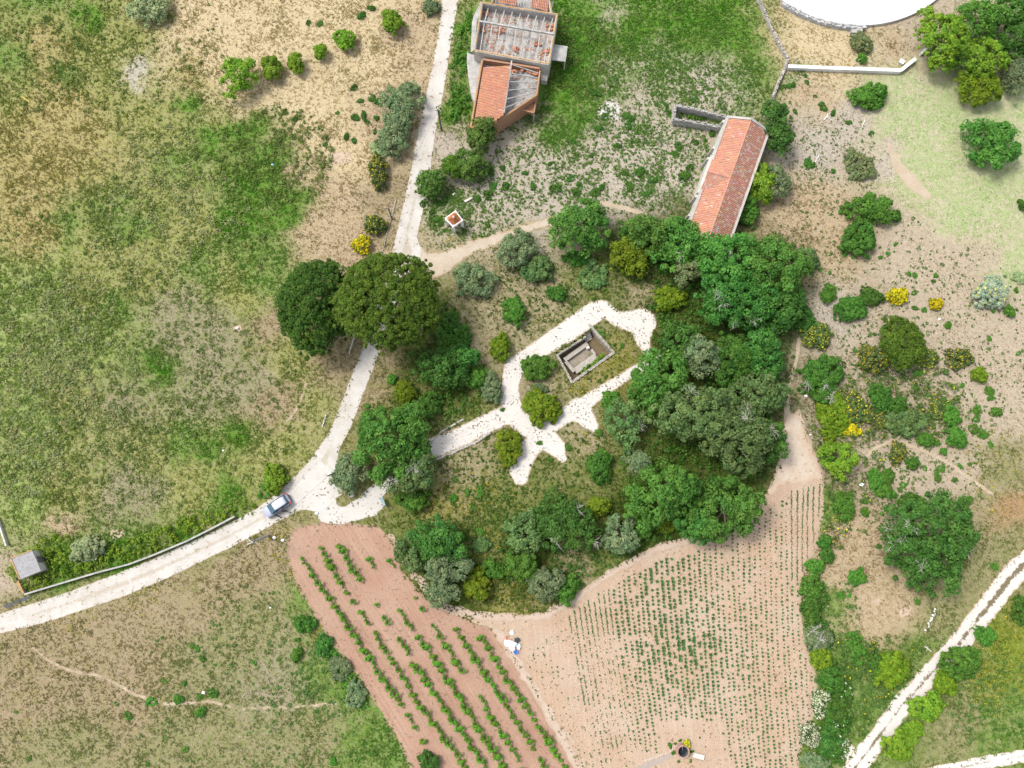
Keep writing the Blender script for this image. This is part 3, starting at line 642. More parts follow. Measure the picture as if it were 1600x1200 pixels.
tree(1205, 425, 62, 54, 'oak', 'broad oak at the right rim of the grove below the barn', name='oak_tree', h=8.0, dens=1.0)
tree(1150, 465, 58, 48, 'oakd', 'oak with pale dead twigs in the middle of the upper grove', name='oak_tree', h=8.0, dead=4)
tree(1225, 478, 34, 38, 'oakd', 'dark oak on the right rim, under the broad oak', name='oak_tree', h=6.5)
bush(1262, 403, 20, 20, 'oakg', 'feathery olive bush sticking out right of the broad oak', h=2.5)
bush(1048, 465, 23, 20, 'ygreen', 'round yellow-green bush right of the gravel path end')
bush(870, 457, 14, 13, 'dark', 'small dark round bush in the dry grass above the gravel path')
bush(803, 485, 20, 20, 'green', 'low loose green bush in dry grass left of the gravel path')
bush(782, 541, 17, 19, 'ygreen', 'round bush at the upper left edge of the gravel path')
bush(927, 430, 26, 22, 'oakg', 'low pale bush in the grass above the sunken ruin', h=1.0, gap=.3)
bush(900, 402, 20, 12, 'dark', 'low dark shrub at the foot of the bright standing oak', h=1.0)
# --- inside the gravel loop
bush(840, 572, 23, 22, 'green', 'dark green bush left of the sunken ruin inside the gravel loop')
bush(843, 606, 12, 8, 'silver', 'small grey bush just under the bush left of the ruin', h=.8)
bush(847, 636, 28, 28, 'ygreen', 'bright yellow-green bush at the inner corner of the gravel loop')
bush(795, 698, 21, 26, 'ygreen', 'yellow-green round bush below the gravel path, right of the entrance')
# --- east part of the grove
tree(1030, 592, 46, 48, 'oak', 'oak right of the sunken ruin, covering the gravel path end', name='oak_tree', h=6.5)
tree(1062, 532, 32, 26, 'oakd', 'dark oak between the two gravel path ends and the silvery tree', name='oak_tree', h=5)
tree(1096, 556, 28, 32, 'silver', 'pale silvery tree inside the right half of the grove', h=6.0)
tree(1145, 560, 36, 38, 'dark', 'dark green tree right of the pale silvery one', h=5.5)
tree(1195, 555, 36, 44, 'oakd', 'oak on the right rim of the grove beside the footpath', name='oak_tree', h=6.5)
tree(1180, 615, 44, 40, 'oakg', 'grey-green tree at the right rim above the chalky headland', h=7.0, dead=1)
tree(1085, 645, 62, 46, 'oakg', 'wide grey-green tree in the middle of the right grove', h=8.5, dead=1)
tree(1150, 680, 62, 52, 'oakg', 'large grey-green tree next to the chalky headland', h=8.5, dead=2)
tree(1205, 690, 24, 36, 'oakd', 'narrow dark tree on the edge of the chalky headland', h=5.0)
tree(974, 656, 31, 38, 'oakg', 'thin green tree with bare pale twigs right of the gravel path', h=4.5, gap=.3, dead=2)
tree(996, 722, 21, 18, 'silver', 'small silvery tree left of the large grey-green tree', h=4.0)
bush(938, 728, 20, 24, 'dark', 'dark olive bush in the shady grass at the centre of the grove', h=2.0)
tree(1036, 772, 58, 46, 'oak', 'left of two joined oaks at the lower corner of the grove', name='oak_tree', h=7.5)
tree(1135, 796, 56, 48, 'oak', 'right of two joined oaks overhanging the crop field', name='oak_tree', h=7.5)
tree(1090, 820, 34, 28, 'oakd', 'dark low oak between the two joined oaks', name='oak_tree', h=5.5)
bush(1040, 819, 17, 13, 'ygreen', 'yellow-green bush peeping out under the joined oaks', h=1.6)
bush(1004, 822, 18, 24, 'green', 'green bush right of the silver round tree near the field')
tree(970, 836, 29, 28, 'silver', 'silver round tree near the lower edge of the grove', name='olive_tree', h=4.0)
tree(882, 818, 46, 48, 'oakd', 'dark tree with dead grey twigs in the lower grove', h=5.5, dead=3)
bush(935, 793, 18, 18, 'ygreen', 'olive-green bush right of the dark tree with dead twigs', h=2.2)
bush(955, 625, 16, 14, 'green', 'low bush on the lower arm of the gravel path', h=1.0)
# --- south-west corner of the grove
tree(683, 845, 44, 34, 'oakd', 'dark oak at the corner of the grove above the vineyard', name='oak_tree', h=6.0)
tree(645, 862, 24, 32, 'oakg', 'grey-green tree on the vineyard side of the grove corner', h=4.5)
tree(700, 885, 34, 28, 'silver', 'silvery tree in the grove corner above the silver ball', h=5.0)
tree(688, 928, 26, 23, 'silver', 'silver ball-shaped tree at the tip of the grove by the vineyard', name='olive_tree', h=4.2)
bush(745, 914, 23, 22, 'ygreen', 'bright olive-green round bush right of the silver ball tree', h=2.8)
tree(820, 835, 30, 36, 'oakg', 'dull green tree left of the tree with dead twigs', h=4.6)
tree(815, 884, 28, 24, 'green', 'green tree below the dull green tree', h=4.2)
bush(770, 890, 18, 16, 'green', 'small bush in the shade between the silver trees and the green tree')
tree(852, 912, 27, 28, 'silver', 'grey tree on the lowest edge of the grove above the field path', h=4.0)
bush(886, 920, 20, 22, 'green', 'green bush at the lowest edge of the grove above the field path', h=2.4)
bush(752, 852, 14, 12, 'oakg', 'low bush in the dry glade of the lower grove', h=1.0)
# --- around the ruined house
tree(752, 206, 23, 28, 'ypine', 'young pine growing against the lower corner of the ruined house', name='pine_tree', h=5.0)
tree(735, 256, 25, 24, 'ypine', 'young pine with yellowish tips below the ruined house', name='pine_tree', h=4.2)
tree(707, 258, 17, 18, 'pine', 'smallest dark young pine between the two others by the road', name='pine_tree', h=3.6)
tree(672, 285, 23, 23, 'ypine', 'young pine leaning over the road edge above the shrine', name='pine_tree', h=3.8)
tree(627, 163, 30, 40, 'silver', 'upper of the two silvery trees left of the road', name='olive_tree', h=3.6, dens=1.1)
tree(614, 212, 26, 32, 'silver', 'lower of the two silvery trees left of the road', name='olive_tree', h=3.2, dens=1.1)
bush(592, 232, 14, 11, 'mint', 'pale feathery bush at the foot of the silvery trees', h=1.0)
bush(673, 9, 12, 13, 'silver', 'grey bush touching the left road edge at the top')
bush(230, 8, 34, 24, 'mint', 'big pale mint-green bush at the top left edge')
# --- row of young lime-green trees
tree(371, 117, 27, 34, 'lime', 'largest lime-green tree, first of the row in straw-coloured grass', name='young_tree', h=4.0, dens=.75, gap=.2)
tree(424, 105, 17, 17, 'lime', 'second lime-green tree of the row, beside the largest', name='young_tree', h=2.6)
tree(461, 97, 13, 15, 'lime', 'third lime-green tree of the row, a slim one', name='young_tree', h=2.4)
tree(500, 79, 11, 11, 'lime', 'fourth and smallest lime-green tree of the row', name='young_tree', h=2.0)
tree(538, 60, 15, 17, 'lime', 'fifth lime-green tree of the row in straw-coloured grass', name='young_tree', h=2.6)
tree(612, 32, 17, 17, 'lime', 'last lime-green tree of the row, nearest the road', name='young_tree', h=2.8)
bush(590, 266, 15, 27, 'broom', 'yellow-flecked broom left of the road below the silvery trees', gap=.2)
bush(585, 350, 16, 16, 'broom', 'yellow-flecked broom left of the road above the pines', gap=.2)
bush(564, 381, 17, 14, 'yellow', 'loose bright yellow broom just above the two big pines', gap=.35, dens=.6)
bush(428, 747, 19, 22, 'lime', 'lime-green bush on the verge above the parked car')
bush(134, 858, 27, 19, 'mint', 'pale mint-green bush among brambles beside the grey shed')
# --- behind the barn and top right
tree(1213, 196, 25, 44, 'oakd', 'dark oak behind the upper end of the barn', name='oak_tree', h=5.5)
tree(1188, 282, 27, 30, 'lime', 'yellow-green tree behind the middle of the barn', h=4.0)
tree(1217, 283, 20, 26, 'silver', 'grey-green tree right of the yellow-green one behind the barn', h=3.6)
bush(1170, 325, 19, 24, 'green', 'green bush behind the lower part of the barn', h=2.4)
tree(1474, 60, 36, 48, 'lime', 'tall yellow-green tree nearest the end of the white wall', h=6.6)
tree(1500, 72, 22, 34, 'oakg', 'grey-green tree merging with the tall yellow-green one', h=5.0)
tree(1537, 90, 32, 34, 'lime', 'fresh green tree above the small golden-green one', h=5.5)
tree(1530, 135, 36, 26, 'ygreen', 'golden-green tree at the lower end of the corner trees', h=3.8)
tree(1532, 28, 34, 34, 'green', 'green tree at the top edge among the corner trees', h=6)
tree(1580, 18, 32, 32, 'oak', 'broad tree in the top right corner', h=6)
tree(1592, 62, 26, 32, 'dark', 'dark tree at the right edge below the corner', h=5)
tree(1588, 112, 22, 32, 'silver', 'silvery tree at the right edge beside the golden-green one', h=4)
tree(1552, 222, 37, 44, 'oak', 'isolated dark green round tree on the pale lawn', h=4.6, dens=1.1)
bush(1361, 147, 26, 22, 'green', 'lobed green bush on the lawn below the white wall', h=2.4)
bush(1347, 64, 19, 15, 'fade', 'pale bush under the round plaza wall', h=1.6, dens=1.6)
bush(1348, 89, 7, 8, 'green', 'small green bush between the pale bush and the white wall')
bush(1345, 258, 24, 24, 'fade', 'faded half-dry bush beside the sandy strip', gap=.25, h=1.4)
bush(1366, 324, 37, 25, 'green', 'wide green bush, the upper of a pair right of the barn', h=3.0)
bush(1345, 371, 29, 26, 'dark', 'dark bush, the lower of a pair right of the barn', h=2.8)
bush(1402, 337, 8, 9, 'dark', 'small dark bush right of the wide green one')
# --- scrub on the right
bush(1296, 458, 12, 14, 'green', 'small round bush at the edge of the upper grove', h=1.3)
bush(1330, 482, 24, 21, 'dark', 'left half of the low two-part dark shrub', h=1.6)
bush(1362, 463, 18, 15, 'dark', 'right half of the low two-part dark shrub', h=1.5)
bush(1405, 461, 15, 14, 'yellow', 'round bush covered in yellow flowers', h=1.6, dens=1.2)
bush(1465, 474, 10, 10, 'yellow', 'smaller half-yellow round bush right of the yellow ball')
bush(1552, 456, 27, 23, 'wgreen', 'whitish green bush with yellow tips on pink earth')
bush(1595, 433, 13, 9, 'mint', 'pale flat bush at the right edge above the whitish one', h=.7)
bush(1580, 486, 8, 9, 'green', 'small green bush below the whitish bush')
tree(1412, 536, 35, 40, 'pine', 'dark feathery conifer standing in the right scrub', name='conifer', h=4.6, dens=1.1)
bush(1366, 560, 22, 22, 'broom', 'broom left of the feathery conifer', gap=.15)
bush(1452, 558, 14, 18, 'broom', 'broom just right of the feathery conifer', h=1.3)
bush(1500, 560, 21, 18, 'broom', 'wide yellow-flecked broom on pink earth right of the conifer', gap=.25, h=1.2)
bush(1532, 585, 12, 12, 'ygreen', 'green round bush at the far right of the brooms')
bush(1278, 524, 23, 22, 'broom', 'broom with yellow crown at the right of the grove', h=1.8)
bush(1252, 496, 22, 24, 'oakd', 'dark shrub tucked under the right rim of the upper grove', h=2)
bush(1287, 590, 31, 36, 'dark', 'olive shrub with bare white branches beside the footpath', h=2.6, dead=3)
bush(1301, 645, 26, 40, 'ygreen', 'long olive-green shrub beside the chalky headland', h=1.6, gap=.1)
bush(1340, 640, 22, 24, 'broom', 'broom right of the long olive-green shrub', gap=.25, h=1.2)
bush(1377, 620, 18, 20, 'dark', 'dark bush in the middle of the scrub', h=1.6)
bush(1402, 632, 15, 14, 'dark', 'dark bush right of the middle of the scrub', h=1.3)
bush(1418, 660, 30, 22, 'oakg', 'wide greyish shrub above the reddish footpath', h=2.0)
bush(1372, 655, 16, 14, 'broom', 'broom left of the wide greyish shrub', h=1.2)
bush(1448, 686, 12, 11, 'green', 'green bush at the end of the wide greyish shrub')
bush(1468, 640, 16, 16, 'broom', 'broom above the tall green scrub bush', h=1.2)
bush(1488, 648, 14, 16, 'green', 'upper green bush of a touching pair on pink earth', h=1.5)
bush(1496, 682, 16, 18, 'green', 'lower green bush of a touching pair on pink earth', h=1.7)
tree(1312, 716, 29, 28, 'lime', 'bright green round tree by the upper right corner of the field', h=4.0)
bush(1322, 790, 18, 20, 'green', 'green bush on the field edge under the bright round tree', h=2.0)
bush(1330, 672, 16, 9, 'yellow', 'mat of yellow broom flowers above the bright round tree', h=.9, dens=.7)
bush(1370, 750, 12, 18, 'green', 'left bush of the group below the footpath bend', h=1.1)
bush(1388, 745, 9, 14, 'green', 'middle bush of the group below the footpath bend', h=1.0)
bush(1383, 768, 12, 9, 'green', 'lowest bush of the group below the footpath bend', h=.9)
bush(1405, 706, 13, 16, 'broom', 'broom just under the footpath bend', h=1.0)
bush(1428, 724, 10, 9, 'dark', 'dark bush under the footpath right of the broom')
tree(1455, 842, 78, 68, 'oakd', 'largest lone oak with dead grey twigs beside the chalk track', name='oak_tree', h=8.0, dead=6, dens=1.05)
bush(1425, 785, 20, 14, 'dark', 'dark bush joined to the top of the largest lone oak', h=2.0)
bush(1340, 904, 14, 12, 'green', 'green bush in the bare patch left of the lone oak', h=1.2)
# --- field-edge hedge and track side
bush(1290, 848, 10, 11, 'dark', 'upper dark bush of the pair at the right field corner', h=1.5)
bush(1294, 868, 11, 12, 'dark', 'lower dark bush of the pair at the right field corner', h=1.5)
bush(1275, 885, 13, 12, 'green', 'light green bush at the narrow waist of the field edge', h=1.2)
bush(1269, 918, 15, 22, 'green', 'hedge bush above the bare grey branches', h=1.8)
bush(1270, 955, 15, 20, 'dark', 'dark hedge bush beside the bare grey branches', h=1.8)
bush(1279, 998, 20, 20, 'silver', 'greyish hedge bush with bare branches at the field edge', h=1.6, dead=2)
bush(1284, 1028, 18, 17, 'ygreen', 'olive hedge bush between bare branches and white flowers', h=1.6)
bush(1302, 1062, 22, 20, 'dark', 'dark hedge bush above the white-flowered ones', h=1.6)
bush(1285, 1100, 14, 22, 'white', 'upper cream-flowered bush on the field edge', h=1.4)
bush(1267, 1150, 18, 17, 'white', 'lower cream-flowered bush on the field edge', h=1.4)
bush(1308, 1108, 16, 24, 'dark', 'dark leafy bush right of the upper cream-flowered one', h=1.5)
bush(1298, 1160, 20, 24, 'oakd', 'dark leafy bush right of the lower cream-flowered one', h=1.5)
bush(1275, 1193, 22, 14, 'silver', 'grey bush on the field edge at the bottom', h=1.2)
bush(1395, 1046, 25, 28, 'ygreen', 'round olive bush in the grass left of the chalk track', h=2.2)
bush(1368, 1040, 14, 18, 'dark', 'dark bush left of the round olive bush', h=1.4)
bush(1340, 1012, 16, 24, 'green', 'loose green bush between hedge and round olive bush', h=1.0, gap=.3)
bush(1542, 994, 17, 14, 'green', 'small bush right of the chalk track, topmost of its row', h=1.4)
bush(1505, 1038, 29, 28, 'green', 'largest bush of the row right of the chalk track', h=2.4)
bush(1478, 1068, 17, 20, 'ygreen', 'middle bush of the row right of the chalk track', h=1.6)
bush(1452, 1106, 25, 22, 'lime', 'bright bush of the row right of the chalk track', h=2.0, dens=.85)
bush(1430, 1140, 15, 14, 'lime', 'small bright bush between two larger ones by the track', h=1.4)
bush(1409, 1166, 24, 24, 'lime', 'lowest bright bush of the row right of the chalk track', h=2.2)
bush(1599, 955, 15, 20, 'dark', 'dark bush cut by the right edge beside the track', h=1.8)
bush(1598, 320, 5, 9, 'dark', 'dark bush cut by the right edge on the pale lawn', h=1.0)
bush(475, 975, 16, 14, 'dark', 'dark bush beside the upper left vineyard edge', h=1.4)
bush(462, 1024, 9, 9, 'green', 'small green bush in dry grass left of the vineyard')
bush(505, 1010, 14, 16, 'oakd', 'upper shrub of the strip along the left vineyard edge', h=1.2)
bush(530, 1045, 16, 20, 'silver', 'greyish shrub in the strip along the left vineyard edge', h=1.1)
bush(555, 1085, 16, 20, 'silver', 'lower greyish shrub of the strip along the left vineyard edge', h=1.1)
bush(670, 1191, 16, 13, 'oakd', 'dark round bush at the bottom of the vineyard edge', h=1.8)
bush(1074, 1162, 5, 5, 'yellow', 'small yellow-flowered plant growing at the well rim', h=.8)

# small shrubs: one shared label for each patch, nothing in the photograph tells them apart
SM = {}
def small_mesh(typ, k):
    if (typ, k) not in SM:
        (V, F, col), _ = crown_arrays(1.0, 0.92, 0.95, 0.1, typ, 100 + k * 7 + len(typ), 0.3, 0.9)
        SM[(typ, k)] = np_mesh('shrub', V, F, col); SM[(typ, k)].materials.append(M['leaf'])
    return SM[(typ, k)]
def small(pts, typ, label, group):
    for i, (px, py, r) in enumerate(pts):
        o = bpy.data.objects.new('small_shrub', small_mesh(typ, i % 6)); C.objects.link(o)
        s = r * mpp(py) * .85; p = P(px, py, s * .4); o.location = (p.x, p.y, 0); o.scale = (s * random.uniform(.8, 1.25), s * random.uniform(.6, 1.1), s * random.uniform(.5, 1)); o.rotation_euler.z = random.uniform(0, 6.28)
        tag(o, label, 'shrub', group)
small([(553, 136, 8), (563, 157, 6), (580, 152, 9), (590, 158, 8), (555, 183, 7), (568, 181, 8), (573, 190, 7), (588, 184, 6), (585, 205, 6), (508, 225, 5), (541, 213, 7), (553, 219, 6), (461, 185, 6), (527, 176, 4), (482, 35, 6), (565, 24, 8), (580, 12, 7), (500, 36, 6), (606, 45, 5)], 'dark',
      'small dark green shrub in the straw grass left of the silvery trees', 'small shrubs in the straw grass')
small([(300, 1010, 6), (308, 1014, 7), (316, 1030, 8), (278, 1093, 11), (235, 1097, 9), (332, 1083, 9), (312, 1089, 8), (256, 1064, 5), (288, 1068, 5), (313, 1113, 10), (200, 1119, 7), (290, 1172, 7), (230, 1195, 6), (45, 1186, 6), (25, 1113, 4), (397, 1036, 5), (465, 1000, 6), (435, 1030, 5), (480, 1060, 5), (520, 1190, 8), (583, 1178, 9)], 'green',
      'small green shrub in the brown grass at the lower left', 'small shrubs in the lower left grass')
small([(1430, 430, 5), (1463, 430, 5), (1459, 439, 5), (1421, 428, 4), (1429, 457, 6), (1445, 484, 7), (1430, 481, 5), (1393, 498, 5), (1380, 499, 4), (1382, 514, 6), (1367, 522, 4), (1361, 522, 4), (1482, 508, 7), (1546, 529, 5), (1588, 454, 6), (1552, 486, 4), (1592, 552, 5), (1336, 547, 4), (1376, 402, 4), (1400, 381, 5), (1388, 396, 5), (1320, 398, 5), (1333, 401, 4), (1299, 396, 4), (1297, 426, 4), (1283, 421, 4)], 'green',
      'tiny green shrub on the pink earth right of the barn grove', 'tiny shrubs on the pink earth')
small([(1547, 611, 9), (1549, 622, 7), (1556, 643, 10), (1527, 641, 9), (1526, 655, 7), (1521, 670, 9), (1536, 678, 9), (1549, 695, 7), (1474, 706, 8), (1465, 692, 7), (1471, 732, 7), (1466, 747, 8), (1464, 741, 6), (1492, 750, 6), (1500, 727, 5), (1513, 781, 9), (1445, 731, 5), (1471, 775, 6), (1312, 787, 7), (1352, 800, 9), (1350, 783, 8), (1395, 773, 9), (1412, 758, 7), (1407, 765, 6), (1504, 602, 6), (1450, 618, 5), (1430, 605, 7), (1435, 583, 9), (1478, 581, 7), (1420, 573, 6), (1476, 628, 8), (1515, 725, 4)], 'green',
      'small green shrub scattered around the footpath in the right scrub', 'small shrubs around the right footpath')
small([(1315, 931, 7), (1328, 930, 5), (1434, 940, 7), (1345, 890, 6), (1368, 1015, 6), (1554, 1150, 4), (1555, 885, 7)], 'green', 'small green shrub in the grass near the chalk track', 'small shrubs near the chalk track')
small([(1288, 168, 8), (1284, 162, 6), (1274, 150, 5), (1259, 118, 5), (1302, 176, 6), (1263, 255, 8), (1270, 258, 6), (1302, 267, 5), (1224, 136, 6), (1233, 134, 5), (1240, 132, 5), (1243, 174, 6), (1261, 128, 5), (1326, 191, 5), (1362, 208, 5), (1241, 210, 4)], 'dark',
      'small green shrub on sandy ground between barn and lawn', 'small shrubs between barn and lawn')
small([(724, 262, 9), (745, 310, 7), (765, 305, 9), (758, 302, 6), (690, 318, 7), (675, 330, 7), (680, 342, 9), (695, 312, 8), (700, 312, 8), (715, 270, 8), (770, 290, 8), (688, 350, 6), (660, 318, 6), (694, 360, 4), (726, 360, 5), (762, 352, 6), (678, 352, 4), (767, 268, 7), (785, 262, 6)], 'dark',
      'small green shrub around the white shrine and young pines', 'small shrubs around the shrine')
small([(945, 182, 8), (978, 180, 8), (982, 196, 9), (935, 200, 7), (987, 185, 6), (930, 145, 10), (1088, 155, 6), (1040, 163, 6), (1043, 175, 6), (1026, 163, 5), (977, 270, 8), (965, 227, 7), (892, 278, 9), (833, 290, 9), (868, 295, 10), (905, 288, 7), (940, 293, 8), (1000, 268, 9), (1020, 280, 10), (1070, 275, 9), (1078, 262, 8), (1055, 240, 8), (1060, 228, 7), (925, 242, 5), (895, 220, 6), (1050, 180, 7), (1086, 222, 7), (1113, 208, 8), (860, 255, 6), (820, 270, 6), (790, 290, 8), (985, 292, 8), (1010, 300, 8), (900, 300, 9), (930, 300, 9)], 'dark',
      'small dark green shrub on the sandy yard between ruin and barn', 'small shrubs on the sandy yard')
small([(708, 778, 9), (750, 768, 9), (730, 770, 6), (712, 750, 5), (790, 775, 5), (737, 793, 4), (750, 830, 7), (860, 718, 6), (936, 675, 6), (888, 700, 6), (940, 520, 6), (929, 512, 5), (972, 540, 5), (843, 692, 5), (1003, 598, 5), (785, 640, 5)], 'green',
      'small green tuft-like shrub in the grass beside the gravel paths', 'small shrubs beside the gravel paths')

# --- bramble thickets: low continuous masses
def thicket(name, poly, h, typ, label, dens=1.0, seed=1, rag=1.2, fl_=None):
    w = W(poly); f = poly_sdf(w); x0, x1, y0, y1 = f.box
    rs = np.random.default_rng(seed); lo, hi, cr, ls, lp, fl = TY[typ]
    n = int((x1 - x0) * (y1 - y0) * 3.4 * dens); x = rs.uniform(x0, x1, n); y = rs.uniform(y0, y1, n)
    d = f(x, y) + rag * (fbm(x, y, 1.5, seed) - 0.5); k = d > 0; x, y, d = x[k], y[k], d[k]
    z = np.minimum(h, 0.25 + d * 0.9) * (0.4 + 0.8 * vnoise(x, y, 1.2, seed + 3)) * (0.6 + 0.4 * rs.random(len(x)))
    b = (np.mean(x), np.mean(y), 0)
    c = np.stack([x - b[0], y - b[1], z], 1)
    fl = fl_ or fl
    V, F, col = leaves_arrays(c, 0.34 * (0.7 + 0.6 * rs.random(len(c))), np.full(len(c), 15.0), 0.2, lo, hi, 0.7, 0, rs, fl)
    o = link(name, np_mesh(name, V, F, col), M['leaf']); o.location = b
    return tag(o, label, 'bramble')
thicket('bramble_thicket', [(5, 905), (10, 885), (40, 858), (70, 840), (110, 835), (122, 850), (160, 850), (190, 850), (215, 838), (250, 822), (300, 805), (340, 795), (372, 783), (395, 778), (405, 790), (365, 806), (300, 836), (240, 862), (170, 884), (100, 906), (38, 928), (30, 910)], 1.1, 'lime',
        'long green bramble thicket behind the low road wall, around the grey shed', 1.0, 3)
thicket('bramble_thicket', [(395, 778), (402, 760), (415, 740), (435, 735), (448, 745), (440, 760), (415, 780)], .7, 'green', 'short bramble patch on the verge above the parked car', 1.0, 4, .2)
thicket('bramble_thicket', [(728, 20), (740, 15), (742, 60), (735, 100), (722, 125), (738, 165), (732, 188), (705, 192), (696, 170), (702, 130), (708, 90), (716, 50)], .7, 'green', 'green bramble strip between the white road and the ruined house', .9, 5)

thicket('hedge', [(1262, 880), (1285, 882), (1280, 905), (1292, 935), (1285, 960), (1300, 990), (1300, 1030), (1328, 1070), (1332, 1110), (1325, 1150), (1318, 1212), (1250, 1212), (1262, 1185), (1278, 1150), (1282, 1085), (1276, 1050), (1262, 1005), (1256, 950), (1256, 905)], 1.2, 'dark', 'long dark hedge along the right edge of the crop field', 1.1, 6, .8, (.04, (.7, .7, .6)))['category'] = 'hedge'
thicket('bramble_thicket', [(490, 990), (505, 992), (530, 1030), (565, 1080), (578, 1105), (560, 1105), (535, 1065), (505, 1020)], .6, 'green', 'low bramble strip along the left vineyard edge', 1.3, 7, .15)
thicket('pen_weeds', [(1062, 171), (1140, 187), (1128, 194), (1062, 182)], .5, 'green', 'green weeds filling the roofless stone pen', .8, 8, .6)['category'] = 'weeds'
# undergrowth below the trees: a dark mass nobody could count
def undergrowth(name, polys, seed, lo=(.028, .084, .010), hi=(.100, .225, .030), flw=None):
    Vs = []; Fs = []; Cs = []; off = 0; rs = np.random.default_rng(seed)
    for poly, dn in polys:
        f = poly_sdf(W(poly)); x0, x1, y0, y1 = f.box; n = int((x1 - x0) * (y1 - y0) * 1.9); x = rs.uniform(x0, x1, n); y = rs.uniform(y0, y1, n)
        k = (f(x, y) + 1.6 * (fbm(x, y, 2, seed) - .5) > 0) & (fbm(x, y, 3.0, seed + 2, 2) > 1 - dn - .12) & (f_park(x, y) < -.2) & (f_crop(x, y) < -.2) & (f_vine(x, y) < -.2); x, y = x[k], y[k]
        hh = .15 + 1.1 * vnoise(x, y, 2.0, seed + 7) ** 2
        V, F, col = leaves_arrays(np.stack([x, y, hh * (.4 + .6 * rs.random(len(x)))], 1), .3 * (.6 + .8 * rs.random(len(x))), np.full(len(x), 13.0), .19, lo, hi, .7, .1, rs, flw)
        Vs.append(V); Fs.append(F + off); Cs.append(col); off += len(V)
    return stuff(link(name, np_mesh(name, np.concatenate(Vs), np.concatenate(Fs), np.concatenate(Cs)), M['leaf']))
undergrowth('undergrowth', [([(1000, 470), (1060, 440), (1230, 480), (1245, 560), (1225, 640), (1215, 730), (1180, 780), (1090, 830), (990, 850), (960, 760), (980, 640), (1010, 560)], .62), ([(640, 830), (740, 830), (760, 930), (700, 940), (650, 880)], .6), ([(780, 800), (960, 770), (980, 860), (900, 930), (790, 930)], .52), ([(640, 540), (740, 530), (760, 620), (700, 660), (640, 640)], .5), ([(960, 340), (1260, 380), (1250, 500), (1090, 470), (960, 430)], .55), ([(660, 480), (730, 470), (735, 520), (670, 545)], .5)], 91)

undergrowth('scrub', [([(1258, 570), (1300, 550), (1345, 580), (1400, 585), (1460, 560), (1500, 600), (1500, 660), (1450, 700), (1400, 680), (1340, 700), (1270, 700), (1262, 640)], .58), ([(1350, 710), (1440, 700), (1480, 760), (1420, 775), (1340, 790)], .45), ([(1285, 740), (1320, 740), (1340, 790), (1320, 830), (1300, 880), (1270, 890), (1285, 820)], .6), ([(1300, 990), (1400, 990), (1450, 1010), (1400, 1090), (1330, 1150), (1300, 1080)], .5)], 95, (.045, .095, .016), (.14, .22, .045), (.05, (.64, .53, .02)))

# --- grass, weeds and wild flowers
def mask_bare(x, y, m=0.0):
    b = np.zeros(len(x), bool)
    for f in (f_road, f_fore, f_side, f_park, f_vine, f_crop, f_tr, f_tr2, f_pit, f_plaza):
        b |= f(x, y) > m
    for f in f_foot: b |= f(x, y) > -.06
    return b
house_f = [poly_sdf(W(p)) for p in ([(738, 10), (753, 0), (872, 20), (862, 110), (842, 160), (780, 205), (735, 205), (730, 90)], [(1136, 195), (1203, 210), (1140, 388), (1070, 375)], [(20, 878), (55, 864), (68, 895), (35, 908)])]
def in_house(x, y):
    b = np.zeros(len(x), bool)
    for f in house_f: b |= f(x, y) > 0
    return b
def tufts(name, x, y, ln, col, mat, blades=3, lift=(0.35, 0.9), wid=0.32, dirn=None):
    n = len(x); m = n * blades
    X = np.repeat(x, blades) + rng.normal(size=m) * 0.06; Y = np.repeat(y, blades) + rng.normal(size=m) * 0.06; Ln = np.repeat(ln, blades) * (0.6 + 0.8 * rng.random(m))
    th = rng.random(m) * 6.28
    if dirn is not None: th = np.where(rng.random(m) < 0.55, dirn + rng.normal(size=m) * 0.5, th)
    w = Ln * wid * (0.6 + 0.8 * rng.random(m)); up = Ln * rng.uniform(*lift, m)
    dx, dy = np.cos(th), np.sin(th); lx = Ln * 0.8
    V = np.stack([np.stack([X - dy * w, Y + dx * w, np.full(m, 0.005)], 1), np.stack([X + dy * w, Y - dx * w, np.full(m, 0.005)], 1),
                  np.stack([X + dx * lx, Y + dy * lx, up], 1)], 1).reshape(-1, 3)
    c = np.repeat(col, blades, 0) * (0.88 + 0.24 * rng.random(m))[:, None]
    me = np_mesh(name, V, np.arange(m * 3).reshape(-1, 3), np.repeat(c, 3, 0))
    return stuff(link(name, me, mat))
NT = 330000
x = rng.uniform(-84, 84, NT); y = rng.uniform(-40, 80, NT)
px, py = to_px(x, y); k = (px > -40) & (px < 1640) & (py > -40) & (py < 1240); x, y = x[k], y[k]
k = ~mask_bare(x, y, rng.uniform(-.15, .5, len(x))) & ~in_house(x, y); x, y = x[k], y[k]
a, b, d, l, b2 = cover(x, y)
patch = 0.55 * fbm(x, y, 1.3, 33, 3) + 0.45 * fbm(x, y, 4.5, 35, 3); u = rng.random(len(x))
k = u < np.clip(0.25 + d * 0.75 + (patch - 0.5) * 1.6, 0.05, 1); x, y, a, b, d, l, b2, patch = (q[k] for q in (x, y, a, b, d, l, b2, patch))
g = np.clip((patch - 0.5) * 3.2 + d + rng.normal(size=len(x)) * 0.22, 0, 1)[:, None]
col = b2 * (1 - g) + b * g
isg = g[:, 0] > 0.62
sz = l * (0.5 + 0.7 * rng.random(len(x)))
col = col * 1.04
tufts('dry_grass', x[~isg], y[~isg], sz[~isg], col[~isg] * 1.02, M['grass'], 3, (0.3, 0.8), 0.2, math.radians(-50))
tufts('green_grass', x[isg], y[isg], sz[isg], col[isg], M['grass'], 3, (0.3, 0.8), 0.3)
